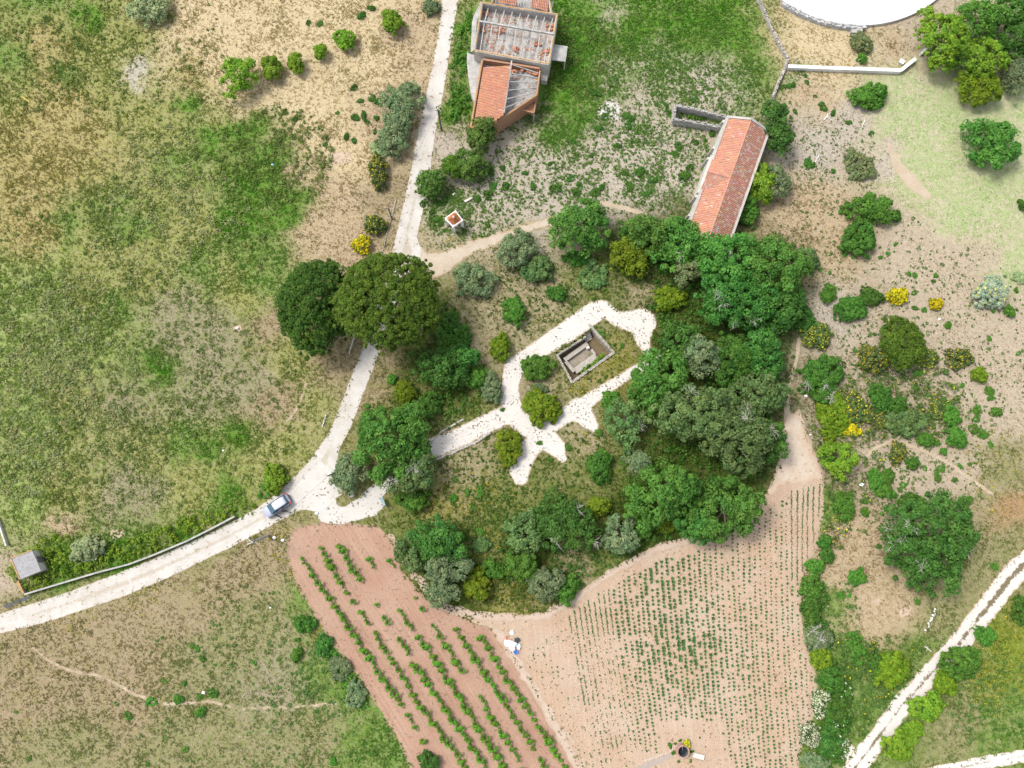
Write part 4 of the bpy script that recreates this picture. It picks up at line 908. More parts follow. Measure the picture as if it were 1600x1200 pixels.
# weeds: small leafy rosettes, thickest on the sandy yard
def weeds(name, zones, n, sz, lo, hi, leaf=0.16, seed=2, flower=None, hgt=0.5):
    rs = np.random.default_rng(seed); xs = []; ys = []
    for cx, cy, r, wgt in zones:
        q = int(n * wgt); c = P(cx, cy); R = r * mpp(cy); th = rs.random(q) * 6.28; rr = R * np.sqrt(rs.random(q)); xs.append(c.x + rr * np.cos(th)); ys.append(c.y + rr * np.sin(th))
    x = np.concatenate(xs); y = np.concatenate(ys)
    k = ~mask_bare(x, y, 0.05) & ~in_house(x, y) & (fbm(x, y, 2.2, seed + 5, 2) > rs.random(len(x)) * 0.75); x, y = x[k], y[k]
    s = sz[0] + (sz[1] - sz[0]) * rs.random(len(x)) ** 2.5
    c = np.stack([x, y, s * hgt * 0.5], 1)
    V, F, col = leaves_arrays(c, s, 8 + s * 16, leaf, lo, hi, 0.6, 0.2, rs, flower)
    return stuff(link(name, np_mesh(name, V, F, col), M['leaf']))
weeds('weeds', [(850, 250, 90, 1), (950, 250, 90, 1.2), (1040, 260, 80, 1), (760, 330, 60, .6), (1000, 150, 90, 1), (1100, 120, 90, 1.2), (1080, 60, 110, 1.4), (920, 90, 70, 1), (700, 330, 40, .3), (1180, 180, 60, .4)], 1250, (0.07, 0.36), (.04, .11, .012), (.14, .27, .040), .15, 2)
weeds('weeds', [(1300, 250, 80, .6), (1280, 380, 80, .6), (1400, 430, 100, .7), (1500, 480, 100, .6), (1560, 600, 80, .5), (1380, 560, 70, .7), (1420, 640, 110, 1.5), (1450, 740, 90, .8), (1330, 780, 60, .6)], 420, (0.08, 0.30), (.045, .10, .016), (.13, .22, .05), .15, 3)
weeds('weeds', [(300, 330, 150, 1), (120, 420, 140, 1), (200, 560, 150, 1), (330, 650, 150, 1), (120, 700, 120, .8), (430, 250, 90, 1.5), (900, 90, 70, .8), (230, 90, 130, .6), (60, 100, 80, .6)], 420, (0.2, 0.75), (.07, .13, .02), (.16, .25, .045), .2, 4)
weeds('weeds', [(830, 470, 70, .6), (930, 450, 60, .5), (740, 760, 80, .9), (800, 800, 70, .9), (900, 720, 60, .6), (930, 560, 40, .4), (1000, 860, 80, .8), (1100, 620, 110, 1.6), (1120, 740, 90, 1.2), (830, 880, 80, 1), (700, 600, 70, .8), (1080, 460, 90, 1)], 460, (0.08, 0.36), (.03, .085, .008), (.10, .19, .025), .18, 5)
weeds('weeds', [(400, 1000, 90, .4), (520, 1060, 60, .8), (300, 1100, 120, .15), (480, 1160, 90, .5), (1330, 1060, 60, 1), (1390, 1100, 60, .8), (1560, 1100, 80, .8), (1300, 960, 50, .5)], 420, (0.12, 0.42), (.05, .11, .02), (.14, .23, .05), .18, 6)
weeds('wildflowers', [(715, 770, 60, .6), (780, 800, 60, .6), (940, 590, 50, .6), (900, 590, 30, .3), (760, 850, 60, .4), (800, 930, 40, .5), (1575, 1000, 60, 1.2), (1545, 1080, 40, .6), (1570, 740, 70, .8), (440, 850, 30, .5), (425, 800, 20, .2), (740, 370, 45, .4), (470, 900, 20, .2), (500, 985, 18, .2), (560, 1095, 18, .15), (1440, 640, 80, .5), (1320, 640, 50, .3), (930, 690, 40, .2), (120, 965, 30, .2), (220, 935, 30, .2)], 420, (0.05, 0.16), (.10, .15, .03), (.2, .24, .05), .12, 7, (.32, (.64, .52, .02)))
# pale feathery plants in the left field
weeds('pale_weeds', [(70, 520, 90, 1.2), (60, 620, 90, 1.2), (140, 600, 80, .8), (230, 360, 90, .8), (250, 250, 60, .4), (330, 330, 60, .5), (40, 720, 60, .8), (120, 480, 60, .5), (210, 700, 80, .3)], 380, (0.2, 0.7), (.20, .25, .09), (.36, .40, .17), .18, 8)

# --- grapevines, one object for each plant
def vine_meshes():
    out = []
    for i in range(4):
        rs = np.random.default_rng(60 + i)
        c = np.stack([rs.uniform(-.55, .55, 9), rs.normal(size=9) * .19, rs.uniform(.2, .95, 9)], 1)
        V, F, col = leaves_arrays(c, 0.17 * (0.4 + 1.2 * rs.random(9)), np.full(9, 12.0), 0.24, (.045, .14, .010), (.20, .40, .040), .9, .2, rs)
        fol = np_mesh('foliage', V, F, col); fol.materials.append(M['leaf'])
        mb = MB(); mb.path([(0, 0, 0), (.03, .02, .3), (0, 0, .6)], [.05, .04, .03], 5); mb.path([(0, 0, .55), (.4, .02, .65)], [.025, .015], 4); mb.path([(0, 0, .55), (-.4, -.02, .65)], [.025, .015], 4)
        t = mb.build('trunk', M['bark']); bpy.data.objects.remove(t, do_unlink=False) if False else None
        out.append((fol, t.data)); bpy.data.objects.remove(t)
    return out
VM = vine_meshes()
VROWS = [
 ([(467, 865), (485, 890), (490, 900), (517, 937), (540, 972), (560, 1002), (582, 1035), (597, 1060), (612, 1077), (625, 1097), (640, 1122), (662, 1158)], 'leftmost row of the vineyard', [.5, .7, .9, 1, 1, 1, 1, 1, .8, .7, .5, .6]),
 ([(500, 852), (510, 870), (520, 890), (532, 910), (550, 935), (575, 972), (592, 1000), (612, 1030), (632, 1060), (652, 1095), (667, 1115), (692, 1150), (717, 1182), (730, 1204)], 'second vineyard row from the left', [.6, .8, .9, .8, .7, .6, .7, .9, 1, 1, .9, .9, .6, .6]),
 ([(530, 850), (541, 870), (550, 888), (562, 905), (585, 937), (597, 960), (612, 982), (632, 1010), (647, 1037), (667, 1065), (687, 1095), (707, 1125), (725, 1150), (755, 1192), (765, 1208)], 'third vineyard row from the left', [.8, .7, .8, .7, .5, .5, .4, .7, .8, 1, 1.1, 1.1, 1, .9, .9]),
 ([(565, 855), (577, 875), (591, 897), (607, 922), (630, 962), (647, 987), (675, 1022), (690, 1047), (705, 1072), (722, 1095), (735, 1117), (752, 1145), (775, 1177), (790, 1204)], 'middle row of the vineyard', [.7, .6, .3, .3, .5, .7, 1.1, 1.2, 1.1, 1.2, 1, .9, 1, 1.1]),
 ([(601, 865), (635, 912), (650, 935), (665, 962), (685, 990), (695, 1007), (710, 1030), (722, 1050), (735, 1067), (752, 1092), (767, 1120), (787, 1150), (800, 1170), (818, 1204)], 'third vineyard row from the right', [.3, .25, .3, .5, .7, .6, 1, .9, .4, .6, 1, .9, .8, .8]),
 ([(712, 982), (732, 1015), (750, 1042), (765, 1065), (785, 1090), (797, 1112), (812, 1137), (825, 1155), (837, 1175), (854, 1202)], 'second vineyard row from the right', [.6, 1, 1.1, 1, 1, 1, 1, .7, .6, .7]),
 ([(750, 995), (772, 1027), (792, 1062), (812, 1090), (830, 1117), (847, 1142), (860, 1162), (872, 1180), (886, 1204)], 'rightmost row of the vineyard', [1, 1, 1, .8, .9, 1, 1, .9, .6])]
for row, rl, dens in VROWS:
    pts = [P(a, b) for a, b in row]; seg = [(pts[i + 1] - pts[i]).length for i in range(len(pts) - 1)]
    s = 0.2
    while s < sum(seg):
        q = s; i = 0
        while i < len(seg) - 1 and q > seg[i]: q -= seg[i]; i += 1
        t = q / seg[i]; p = pts[i].lerp(pts[i + 1], min(t, 1)); de = dens[i] + (dens[min(i + 1, len(dens) - 1)] - dens[i]) * t
        s += random.uniform(.78, 1.02)
        if random.random() > de * 1.08: continue
        ang = math.atan2(pts[i + 1].y - pts[i].y, pts[i + 1].x - pts[i].x) + random.uniform(-.15, .15)
        fol, tr = random.choice(VM); k = random.uniform(.7, 1.05) * (0.5 + 0.55 * min(de, 1.2))
        r = thing('grapevine', (p.x + random.uniform(-.08, .08), p.y + random.uniform(-.08, .08), 0.014), 'leafy green grapevine on reddish soil in the ' + rl, 'grapevine', 'grapevines of the ' + rl)
        r.rotation_euler.z = ang; r.scale = (k, k * random.uniform(.8, 1.25), k)
        link('foliage', fol, None, r); link('trunk', tr, None, r)

# --- crop seedlings in rows: the 300 nearest singly, the rest as one mass
def crop_points():
    out = []; R = random.Random(5); x0 = 806.0
    while x0 < 1310:
        sl = 0.15 - 0.12 * max(0, min(1, (x0 - 885) / 300)); yy = 640.0
        line = x0 < 962 or x0 > 1238 and True
        ph = R.random() * 6
        while yy < 1225:
            dyv = yy - 950; xx = x0 + sl * dyv + 0.00014 * dyv * dyv + math.sin(yy * .03 + ph) * .5
            step = R.uniform(4.8, 7.0); kind = 0
            if x0 < 955: step = R.uniform(2.0, 3.2); kind = 1
            if x0 > 1236 and yy < 905: step = R.uniform(1.8, 3); kind = 1
            yy += step
            keep = 1.0
            g = float(fbm(np.array([xx]), np.array([yy]), 60, 8, 3)[0])
            core = math.exp(-(((xx - 1075) / 110) ** 2 + ((yy - 1010) / 130) ** 2))
            if kind == 0: sz = 0.085 + 0.055 * core + 0.09 * max(0, g - .45) + R.uniform(-.03, .035)
            else: sz = 0.055 + 0.05 * max(0, g - .4) + R.uniform(-.015, .03)
            if x0 < 885: keep = 0.13
            elif x0 < 955: keep = 0.45 + 1.8 * max(0, g - .36) if yy > 950 else .7
            elif yy < 800 and x0 < 1236: keep = 0.25
            if x0 > 1000 and x0 < 1120 and yy > 1125: keep = 0.08
            elif x0 < 1130 and yy > 1170: keep = 0.35
            if R.random() < keep * (0.86 if kind == 0 else 1): out.append((xx + R.uniform(-.8, .8), yy, sz, kind))
        x0 += R.uniform(7.8, 8.8)
    return out
cp = crop_points()
cx = np.array([c[0] for c in cp]); cy = np.array([c[1] for c in cp])
wx, wy = np.array([tuple(P(a, b)[:2]) for a, b in zip(cx, cy)]).T
k = (f_crop(wx, wy) > 0.55) & (cy < 1215) & ~((np.hypot(cx - 1067, cy - 1172) < 26)) & ~((cy > 1178) & (cx > 985) & (cx < 1112))
top_edge = np.interp(cx, [800, 860, 905, 960, 1030, 1090, 1170, 1200, 1222, 1290], [1060, 990, 945, 912, 875, 862, 815, 790, 770, 755]); k &= cy > top_edge
idx = np.nonzero(k)[0]
def rosette(seed, kind):
    rs = np.random.default_rng(seed); n = 9
    th = np.arange(n) * 2.4 + rs.random(n); V = []; F = []
    for i in range(n):
        c, s_ = math.cos(th[i]), math.sin(th[i]); L = rs.uniform(.7, 1.15); w = rs.uniform(.3, .45); h = rs.uniform(.3, .9)
        b = len(V); V += [(0, 0, .08), (c * L * .5 - s_ * w, s_ * L * .5 + c * w, h * .8), (c * L, s_ * L, h), (c * L * .5 + s_ * w, s_ * L * .5 - c * w, h * .8)]; F.append((b, b + 1, b + 2, b + 3))
    col = np.repeat(np.array([(.045, .125, .03)]) * (0.7 + 0.8 * rs.random(n))[:, None], 4, 0)
    return np.array(V), np.array(F), col
RO = [rosette(i, 0) for i in range(5)]
RM = []
for v, f, c in RO:
    m_ = np_mesh('seedling', v, f, c); m_.materials.append(M['leaf']); RM.append(m_)
dist = np.hypot(wx[idx], wy[idx]); big = np.array([cp[i][3] == 0 for i in idx]); order = np.argsort(np.where(big, dist, 1e9) - np.array([cp[i][2] for i in idx]) * 120)
singles = set(idx[order[:300]].tolist())
VV = []; FF = []; CC = []; off = 0
for i in idx:
    i = int(i); sz = max(.07, cp[i][2] * 1.6)
    if i in singles:
        o = bpy.data.objects.new('crop_seedling', random.choice(RM)); C.objects.link(o)
        o.location = (wx[i], wy[i], .024); o.scale = (sz * 1.15,) * 3; o.rotation_euler.z = random.uniform(0, 6.28)
        tag(o, 'dark green seedling in the straight rows of the pale crop field', 'seedling', 'larger seedlings in the crop field')
    else:
        v, f, c = RO[i % 5]; t = random.uniform(0, 6.28); ct, st = math.cos(t) * sz, math.sin(t) * sz
        w = np.stack([v[:, 0] * ct - v[:, 1] * st + wx[i], v[:, 0] * st + v[:, 1] * ct + wy[i], v[:, 2] * sz + .024], 1)
        VV.append(w); FF.append(f + off); CC.append(c * random.uniform(.8, 1.25)); off += len(w)
stuff(link('crop_seedlings', np_mesh('crop_seedlings', np.concatenate(VV), np.concatenate(FF), np.concatenate(CC)), M['leaf']))

# ------------------------------------------------------------------ buildings
def lerp3(a, b, t): return Vector(a).lerp(Vector(b), t)
def tile_roof(mb, e0, e1, r1, r0, colw=0.26, roww=0.42, cols=((.50, .19, .09), (.56, .24, .13)), odd=None, thick=0.05, clipf=None):
    """clay tiles: half-round columns from ridge to eave with a small step for each course. e0-e1 eave, r0-r1 ridge above"""
    e0, e1, r0, r1 = map(Vector, (e0, e1, r0, r1))
    nc = max(1, int((e1 - e0).length / colw)); nr = max(1, int(max((r0 - e0).length, (r1 - e1).length) / roww))
    nrm = (e1 - e0).cross(r0 - e0).normalized()
    if nrm.z < 0: nrm = -nrm
    for j in range(nc):
        for i in range(nr):
            t0, t1 = i / nr, (i + 1) / nr; s0, s1 = j / nc, (j + 1) / nc
            def q(s, t, h): return lerp3(lerp3(e0, e1, s), lerp3(r0, r1, s), t) + nrm * h
            if clipf and not clipf((s0 + s1) / 2, (t0 + t1) / 2): continue
            c = [random.uniform(a, b) for a, b in zip(*cols)]; k = random.uniform(.92, 1.08); c = [v * k for v in c]
            if odd and random.random() < odd[0]: c = [v * random.uniform(.8, 1.15) for v in odd[1]]
            sa, sb = s0 + (s1 - s0) * .3, s0 + (s1 - s0) * .7
            hi, lo = 0.035, 0.0
            a0, a1 = 0.125, 0.10
            prof0 = [q(s0, t0, .03), q(sa, t0, .03 + a0), q(sb, t0, .03 + a0), q(s1, t0, .03)]
            prof1 = [q(s0, t1, .0), q(sa, t1, a1), q(sb, t1, a1), q(s1, t1, .0)]
            mb.mesh(prof0 + prof1, [(0, 1, 5, 4), (1, 2, 6, 5), (2, 3, 7, 6)], c)
            mb.face([q(s0, t0, -.02), q(sa, t0, -.01), prof0[1], prof0[0]], c); mb.face([q(sb, t0, -.01), q(s1, t0, -.02), prof0[3], prof0[2]], c)
def wall(mb, a, b, z0, z1, t=0.3, col=None, z1b=None):
    a = Vector((a[0], a[1])); b = Vector((b[0], b[1])); d = (b - a).normalized(); n = Vector((-d.y, d.x)) * t / 2
    zb = z1 if z1b is None else z1b
    mb.prism([a - n, b - n, b + n, a + n], z0, [z1, zb, zb, z1], col)

# --- long barn with clay roof
RN, RS = P(1175, 186, 5.0), P(1109, 371, 5.0); u = (RS - RN).normalized(); v = Vector((u.y, -u.x, 0))
if v.x > 0: v = -v                                    # v points to the left (west) side
Lb = (RS - RN).length; ww = max(2.6, (P(1136, 184, 3.4) - RN).dot(v)); we = max(2.6, -(P(1203, 198, 3.4) - RN).dot(v)); hw = (ww + we) / 2
O = Vector((RN.x, RN.y, 0)) + v * ((ww - we) / 4)
def bp(s, t, z): q = O + u * s + v * t; return Vector((q.x, q.y, z))
EZ, RZ = 3.3, 4.75
barn = thing('barn', bp(Lb / 2, 0, 0), 'long whitewashed barn with weathered clay tile roof above the grove', 'barn')
mb = MB(); wall(mb, bp(0, hw, 0), bp(Lb, hw, 0), 0, EZ - .05, .4); mb.build('west_wall', M['concrete_pale'], barn)
mb = MB(); wall(mb, bp(0, -hw, 0), bp(Lb, -hw, 0), 0, EZ - .05, .4); mb.build('east_wall', M['concrete_pale'], barn)
for s in (0, Lb):
    mb = MB(); d = .2
    vs = [bp(s - d, hw, 0), bp(s - d, -hw, 0), bp(s - d, -hw, EZ - .05), bp(s - d, 0, RZ - .05), bp(s - d, hw, EZ - .05)]; vs2 = [p + u * .4 for p in vs]
    mb.mesh(vs + vs2, [(0, 1, 2, 3, 4), (9, 8, 7, 6, 5)] + [(i, 5 + i, 5 + (i + 1) % 5, (i + 1) % 5) for i in range(5)]); mb.build('gable_wall', M['concrete_pale'], barn)
clay_lit = ((.42, .205, .135), (.48, .25, .17)); rust = ((.33, .165, .115), (.41, .21, .15))  # same clay twice: sunward tone, and darker tone with slope shade painted in
c0, c1_, cm = Lb * .34, Lb * .66, Lb * .5                # cross gable on the left slope
def west_clip(s, t):
    q = s * Lb; m_ = abs(q - cm) / (Lb * .16); return not (m_ < 1 and t < 1 - m_ - .14)
mb = MB(); tile_roof(mb, bp(.15, hw - .1, EZ), bp(Lb - .15, hw - .1, EZ), bp(Lb - .15, 0, RZ), bp(.15, 0, RZ), cols=clay_lit, odd=(.03, (.5, .36, .28)), clipf=west_clip); stuff(mb.build('roof_tiles', M['tile'], barn))
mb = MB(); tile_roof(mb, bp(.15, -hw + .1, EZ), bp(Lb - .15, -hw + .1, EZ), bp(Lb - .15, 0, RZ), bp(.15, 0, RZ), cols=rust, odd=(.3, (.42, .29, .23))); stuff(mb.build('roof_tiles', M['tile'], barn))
gz = EZ + .85
mb = MB()
for sgn, cols_, od in ((-1, clay_lit, None), (1, rust, (.15, (.40, .29, .23)))):
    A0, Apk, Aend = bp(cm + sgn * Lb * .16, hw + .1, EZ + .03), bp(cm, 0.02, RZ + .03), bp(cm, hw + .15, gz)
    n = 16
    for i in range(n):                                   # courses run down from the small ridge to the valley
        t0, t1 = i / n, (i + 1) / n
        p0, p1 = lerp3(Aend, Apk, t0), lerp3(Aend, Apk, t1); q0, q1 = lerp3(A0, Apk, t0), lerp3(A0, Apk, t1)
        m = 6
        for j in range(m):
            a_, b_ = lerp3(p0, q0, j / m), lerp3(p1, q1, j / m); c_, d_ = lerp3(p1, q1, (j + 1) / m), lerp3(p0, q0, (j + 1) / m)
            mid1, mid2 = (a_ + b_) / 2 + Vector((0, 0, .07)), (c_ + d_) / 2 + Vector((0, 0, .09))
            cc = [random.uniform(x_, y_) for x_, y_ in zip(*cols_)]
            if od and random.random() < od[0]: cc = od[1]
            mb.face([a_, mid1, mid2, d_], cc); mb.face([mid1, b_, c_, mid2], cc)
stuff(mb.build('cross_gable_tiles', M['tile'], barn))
mb = MB(); mb.mesh([bp(c0, hw + .1, 0), bp(c1_, hw + .1, 0), bp(c1_, hw + .1, EZ), bp(cm, hw + .1, gz - .03), bp(c0, hw + .1, EZ), bp(c0, hw + .45, 0), bp(c1_, hw + .45, 0), bp(c1_, hw + .45, EZ), bp(cm, hw + .45, gz - .03), bp(c0, hw + .45, EZ)],
        [(0, 1, 2, 3, 4), (9, 8, 7, 6, 5)] + [(i, 5 + i, 5 + (i + 1) % 5, (i + 1) % 5) for i in range(5)]); mb.build('cross_gable_wall', M['concrete_pale'], barn)
mb = MB()
for i in range(int(Lb / .45)): mb.tube(bp(.2 + i * .45, 0, RZ + .06), bp(.2 + i * .45 + .47, 0, RZ + .045), .12, .10, 6, [random.uniform(a, b) * .95 for a, b in zip(*clay_lit)])
stuff(mb.build('ridge_tiles', M['tile'], barn))
mb = MB()
for i in range(12): a_, b_ = lerp3(bp(cm, hw + .1, gz), bp(cm, .1, RZ), i / 12), lerp3(bp(cm, hw + .1, gz), bp(cm, .1, RZ), (i + 1.06) / 12); mb.tube(a_ + Vector((0, 0, .06)), b_ + Vector((0, 0, .05)), .11, .09, 6, [random.uniform(a, b) * .9 for a, b in zip(*rust)])
stuff(mb.build('cross_ridge_tiles', M['tile'], barn))
mb = MB()
for t in (hw, -hw): mb.beam(bp(-.2, t, EZ + .12), bp(Lb + .2, t, EZ + .12), .34, .26)
for s in (-.02, Lb + .02):
    mb.beam(bp(s, hw - .2, EZ + .14), bp(s, 0, RZ + .12), .34, .26); mb.beam(bp(s, -hw + .2, EZ + .14), bp(s, 0, RZ + .12), .34, .26)
mb.build('coping', M['limewash'], barn)
for f_ in (.03, .26, .36, .68, .84):
    mb = MB(); s = Lb * f_; o_ = hw + (.45 if .34 < f_ < .66 else .2)
    mb.mesh([bp(s - .2, o_, 0), bp(s + .2, o_, 0), bp(s + .2, o_ + .5, 0), bp(s - .2, o_ + .5, 0), bp(s - .2, o_, EZ - .3), bp(s + .2, o_, EZ - .3), bp(s + .2, o_ + .3, EZ - .45), bp(s - .2, o_ + .3, EZ - .45)],
            [(0, 1, 2, 3), (7, 6, 5, 4), (0, 4, 5, 1), (1, 5, 6, 2), (2, 6, 7, 3), (3, 7, 4, 0)]); mb.build('buttress', M['limewash'], barn)
mb = MB(); mb.prism([bp(Lb + .21, -.6, 0)[:2], bp(Lb + .21, .6, 0)[:2], bp(Lb + .26, .6, 0)[:2], bp(Lb + .26, -.6, 0)[:2]], .05, 2.3); mb.build('door', M['wood'], barn)

# --- dry stone walls
def stone_wall(name, pts, t, h, label, cat='wall', z0=0.0, cols=((.26, .24, .21), (.46, .42, .37)), sz=.3, mort=None, world=False):
    w = [Vector(p) for p in pts] if world else [P(*p) for p in pts]
    root = thing(name, (w[0].x, w[0].y, z0), label, cat); mb = MB(); core = MB()
    for a, b in zip(w[:-1], w[1:]):
        d = (b - a); L = d.length; d.normalize(); n = Vector((-d.y, d.x, 0)); ang = math.atan2(d.y, d.x)
        wall(core, a, b, z0, z0 + h * .82, t * .7)
        z = z0
        while z < z0 + h:
            hh = random.uniform(.7, 1.1) * sz * .7; s = 0
            while s < L:
                l_ = random.uniform(.7, 1.4) * sz
                for side in (-1, 1):
                    if z + hh > z0 + h and random.random() < .35: continue
                    p = a + d * min(s + l_ / 2, L) + n * side * t * .28; k = random.random()
                    mb.stone((p.x, p.y, z + hh / 2), l_, t * .5, hh * 1.02, ang + random.uniform(-.1, .1), [c_[0] + (c_[1] - c_[0]) * k for c_ in zip(*cols)])
                s += l_
            z += hh
    core.build('core', M['concrete'], root); stuff(mb.build('stones', M['stone'], root)); return root
stone_wall('field_wall', [(1180, -8), (1192, 20), (1205, 50), (1218, 75), (1228, 92)], .32, .6, 'dry stone wall running down from the top edge to the white wall')
stone_wall('field_wall', [(1229, 95), (1224, 112), (1214, 132), (1206, 156)], .36, .7, 'dry stone wall from the white wall down to the dark oak')
# roofless stone pen beside the barn
pen = stone_wall('stone_pen', [(1150, 186, 1.5), (1100, 174, 1.5), (1055, 165, 1.5), (1053, 186, 1.5), (1090, 191, 1.5), (1127, 198, 1.5)], .36, 1.6, 'roofless pen of grey stone walls joined to the upper end of the barn', 'pen', 0.0, ((.26, .25, .23), (.42, .40, .37)), .32)
thicket_later = [(1060, 172), (1140, 188), (1128, 194), (1060, 184)]

# --- ruined house without roof
Q = lambda a, b, z: P(700 + a / 6.0, b / 6.0, z)         # points measured in an enlarged view of the house
house = thing('ruined_house', P(800, 80, 0), 'roofless ruined house with rusty brick walls and bare concrete rafters by the road', 'house')
def hwall(name, a, b, z0, z1, t=.28, mat='brickwall', cap=True, z1b=None):
    m_ = MB(); wall(m_, a, b, z0, z1, t, None, z1b); o_ = m_.build(name, M[mat], house)
    if cap:
        m_ = MB(); zb = z1 if z1b is None else z1b; m_.beam(Vector((a[0], a[1], z1 + .04)), Vector((b[0], b[1], zb + .04)), max(.13, t * .5), .1); m_.build('coping', M['ochre'], o_)
    return o_
ZB_ = 4.2
NW, NE, SE, SW = Q(320, 25, ZB_), Q(1022, 135, ZB_), Q(945, 597, ZB_), Q(250, 470, ZB_)
hwall('north_wall', NW, NE, 0, ZB_, .3, 'concrete'); hwall('east_wall', NE, SE, 0, ZB_ - .02, .3, 'concrete_pale'); hwall('south_wall', SW, SE, 0, ZB_ - .04, .34, 'concrete_pale'); hwall('west_wall', NW, SW, 0, ZB_ - .06, .3, 'concrete')
m_ = MB(); m_.prism([tuple(lerp3(p, (NW + SE) / 2, .02)[:2]) for p in (NW, NE, SE, SW)], 2.5, 2.7); m_.build('attic_floor', surf('dusty_floor', (.36, .345, .32), .95, .4, 1.3, ((.38, .24, .17), .7)), house)
rid0, rid1 = Q(296, 200, 4.35), Q(985, 320, 4.35)
m_ = MB(); m_.beam(rid0, rid1, .22, .3); rb = m_.build('ridge_beam', M['concrete'], house)
for i in range(9):
    t = (i + .6) / 9.2
    for A, B, zz in ((NW, NE, 3.45), (SW, SE, 3.45)):
        e = lerp3(A, B, t + (.02 if A is NW else .0)); e.z = zz; e = lerp3(e, lerp3(rid0, rid1, t), .04)
        m_ = MB(); m_.beam(e, lerp3(rid0, rid1, t) + Vector((0, 0, -.05)), .14, .14); m_.build('rafter', M['concrete'], house)
def debris(n, c4, z, hi=.4, big=.5, brick=.5):
    m_ = MB()
    for i in range(n):
        a, b = random.uniform(.05, .95), random.uniform(.05, .95); p = lerp3(lerp3(c4[0], c4[1], a), lerp3(c4[3], c4[2], a), b)
        pk = float(vnoise(np.array([p.x]), np.array([p.y]), 2.2, 4)[0]); br_ = random.random() < brick * (2.2 if pk > .58 else .25)
        s_ = random.uniform(.1, big) * (1 if br_ else .7); gr_ = random.uniform(.26, .38); col = [random.uniform(*q) for q in ((.36, .48), (.19, .25), (.12, .17))] if br_ else [gr_, gr_ * .97, gr_ * .92]
        m_.stone((p.x, p.y, z + s_ * .15), s_, s_ * random.uniform(.5, 1), s_ * .4, random.uniform(0, 6), col, .3)
    return stuff(m_.build('rubble', M['rubble'], house))
debris(520, (NW, NE, SE, SW), 2.7, brick=.38, big=.34)
for q_ in ((500, 285, .55), (625, 468, .5), (310, 270, .35), (960, 255, .4), (845, 400, .45), (350, 120, .5), (930, 470, .35)):
    m_ = MB(); p = Q(q_[0], q_[1], 2.9)
    for i in range(7): m_.stone((p.x + random.uniform(-.5, .5), p.y + random.uniform(-.4, .4), 2.75 + random.uniform(0, .25)), .5, .3, .2, random.uniform(0, 6), [random.uniform(.40, .50), random.uniform(.18, .24), .13], .15)
    stuff(m_.build('fallen_bricks', M['rubble'], house))
# south wing
ZC = 3.7
wA, wB = Q(322, 562, ZC), Q(214, 1195, ZC); rA, rB = Q(597, 570, ZC + .75), Q(524, 1060, ZC + .75); eA, eB = Q(862, 665, ZC), Q(832, 890, ZC); sB = Q(418, 1165, ZC)
hwall('wing_west_wall', wA, wB, 0, ZC, .3, 'brickwall'); hwall('wing_east_wall', eA, eB, 0, ZC, .26, 'brickwall'); hwall('wing_south_wall', eB, sB, 0, ZC, .28, 'brickwall'); hwall('wing_end_wall', sB, wB, 0, ZC - .03, .28, 'brickwall')
m_ = MB(); g0, g1 = Q(330, 575, 3), Q(860, 660, 3); wall(m_, g0, g1, 0, ZC - .1, .25); m_.build('wing_north_wall', M['brickwall'], house)
m_ = MB(); m_.prism([tuple(p[:2]) for p in (wA, rA, eA, eB, sB, wB)], 2.2, 2.4); m_.build('wing_floor', M['concrete'], house)
m_ = MB(); m_.beam(rA, rB, .2, .26); m_.build('wing_ridge_beam', M['concrete'], house)
for i in range(6):
    t = (i + .4) / 6; m_ = MB(); e = lerp3(eA, eB, min(1, t * 1.15)); e.z = ZC - .25
    m_.beam(lerp3(rA, rB, t) + Vector((0, 0, -.06)), lerp3(lerp3(rA, rB, t), e, .96), .1, .15); m_.build('rafter', M['concrete'], house)
tw0, tw1 = lerp3(wA, wB, .10), lerp3(wA, wB, .97); inn = (Vector((rA.x - wA.x, rA.y - wA.y, 0))).normalized() * .35
m_ = MB(); tile_roof(m_, Vector((tw0.x, tw0.y, ZC - .15)) + inn, Vector((tw1.x, tw1.y, ZC - .15)) + inn, lerp3(rA, rB, 1.12) + Vector((0, 0, .1)), lerp3(rA, rB, .10) + Vector((0, 0, .1)), cols=((.42, .20, .125), (.49, .25, .16)), odd=(.03, (.52, .37, .28)),
                    clipf=lambda s, t: not (s > .93 - .0 and t > 1.9 - s) and random.random() > (.0 if s < .95 else .3)); stuff(m_.build('roof_tiles', M['tile'], house))
debris(220, (rA, eA, eB, rB), 2.4, brick=.2, big=.34)
for q_ in ((620, 660), (820, 690), (700, 650), (770, 660)):
    m_ = MB(); p = Q(q_[0], q_[1], 2.9)
    for i in range(7): m_.stone((p.x + random.uniform(-.4, .4), p.y + random.uniform(-.25, .25), 2.5 + random.uniform(0, .4)), .45, .3, .2, random.uniform(0, 6), [random.uniform(.40, .50), random.uniform(.18, .24), .13], .15)
    stuff(m_.build('fallen_bricks', M['rubble'], house))
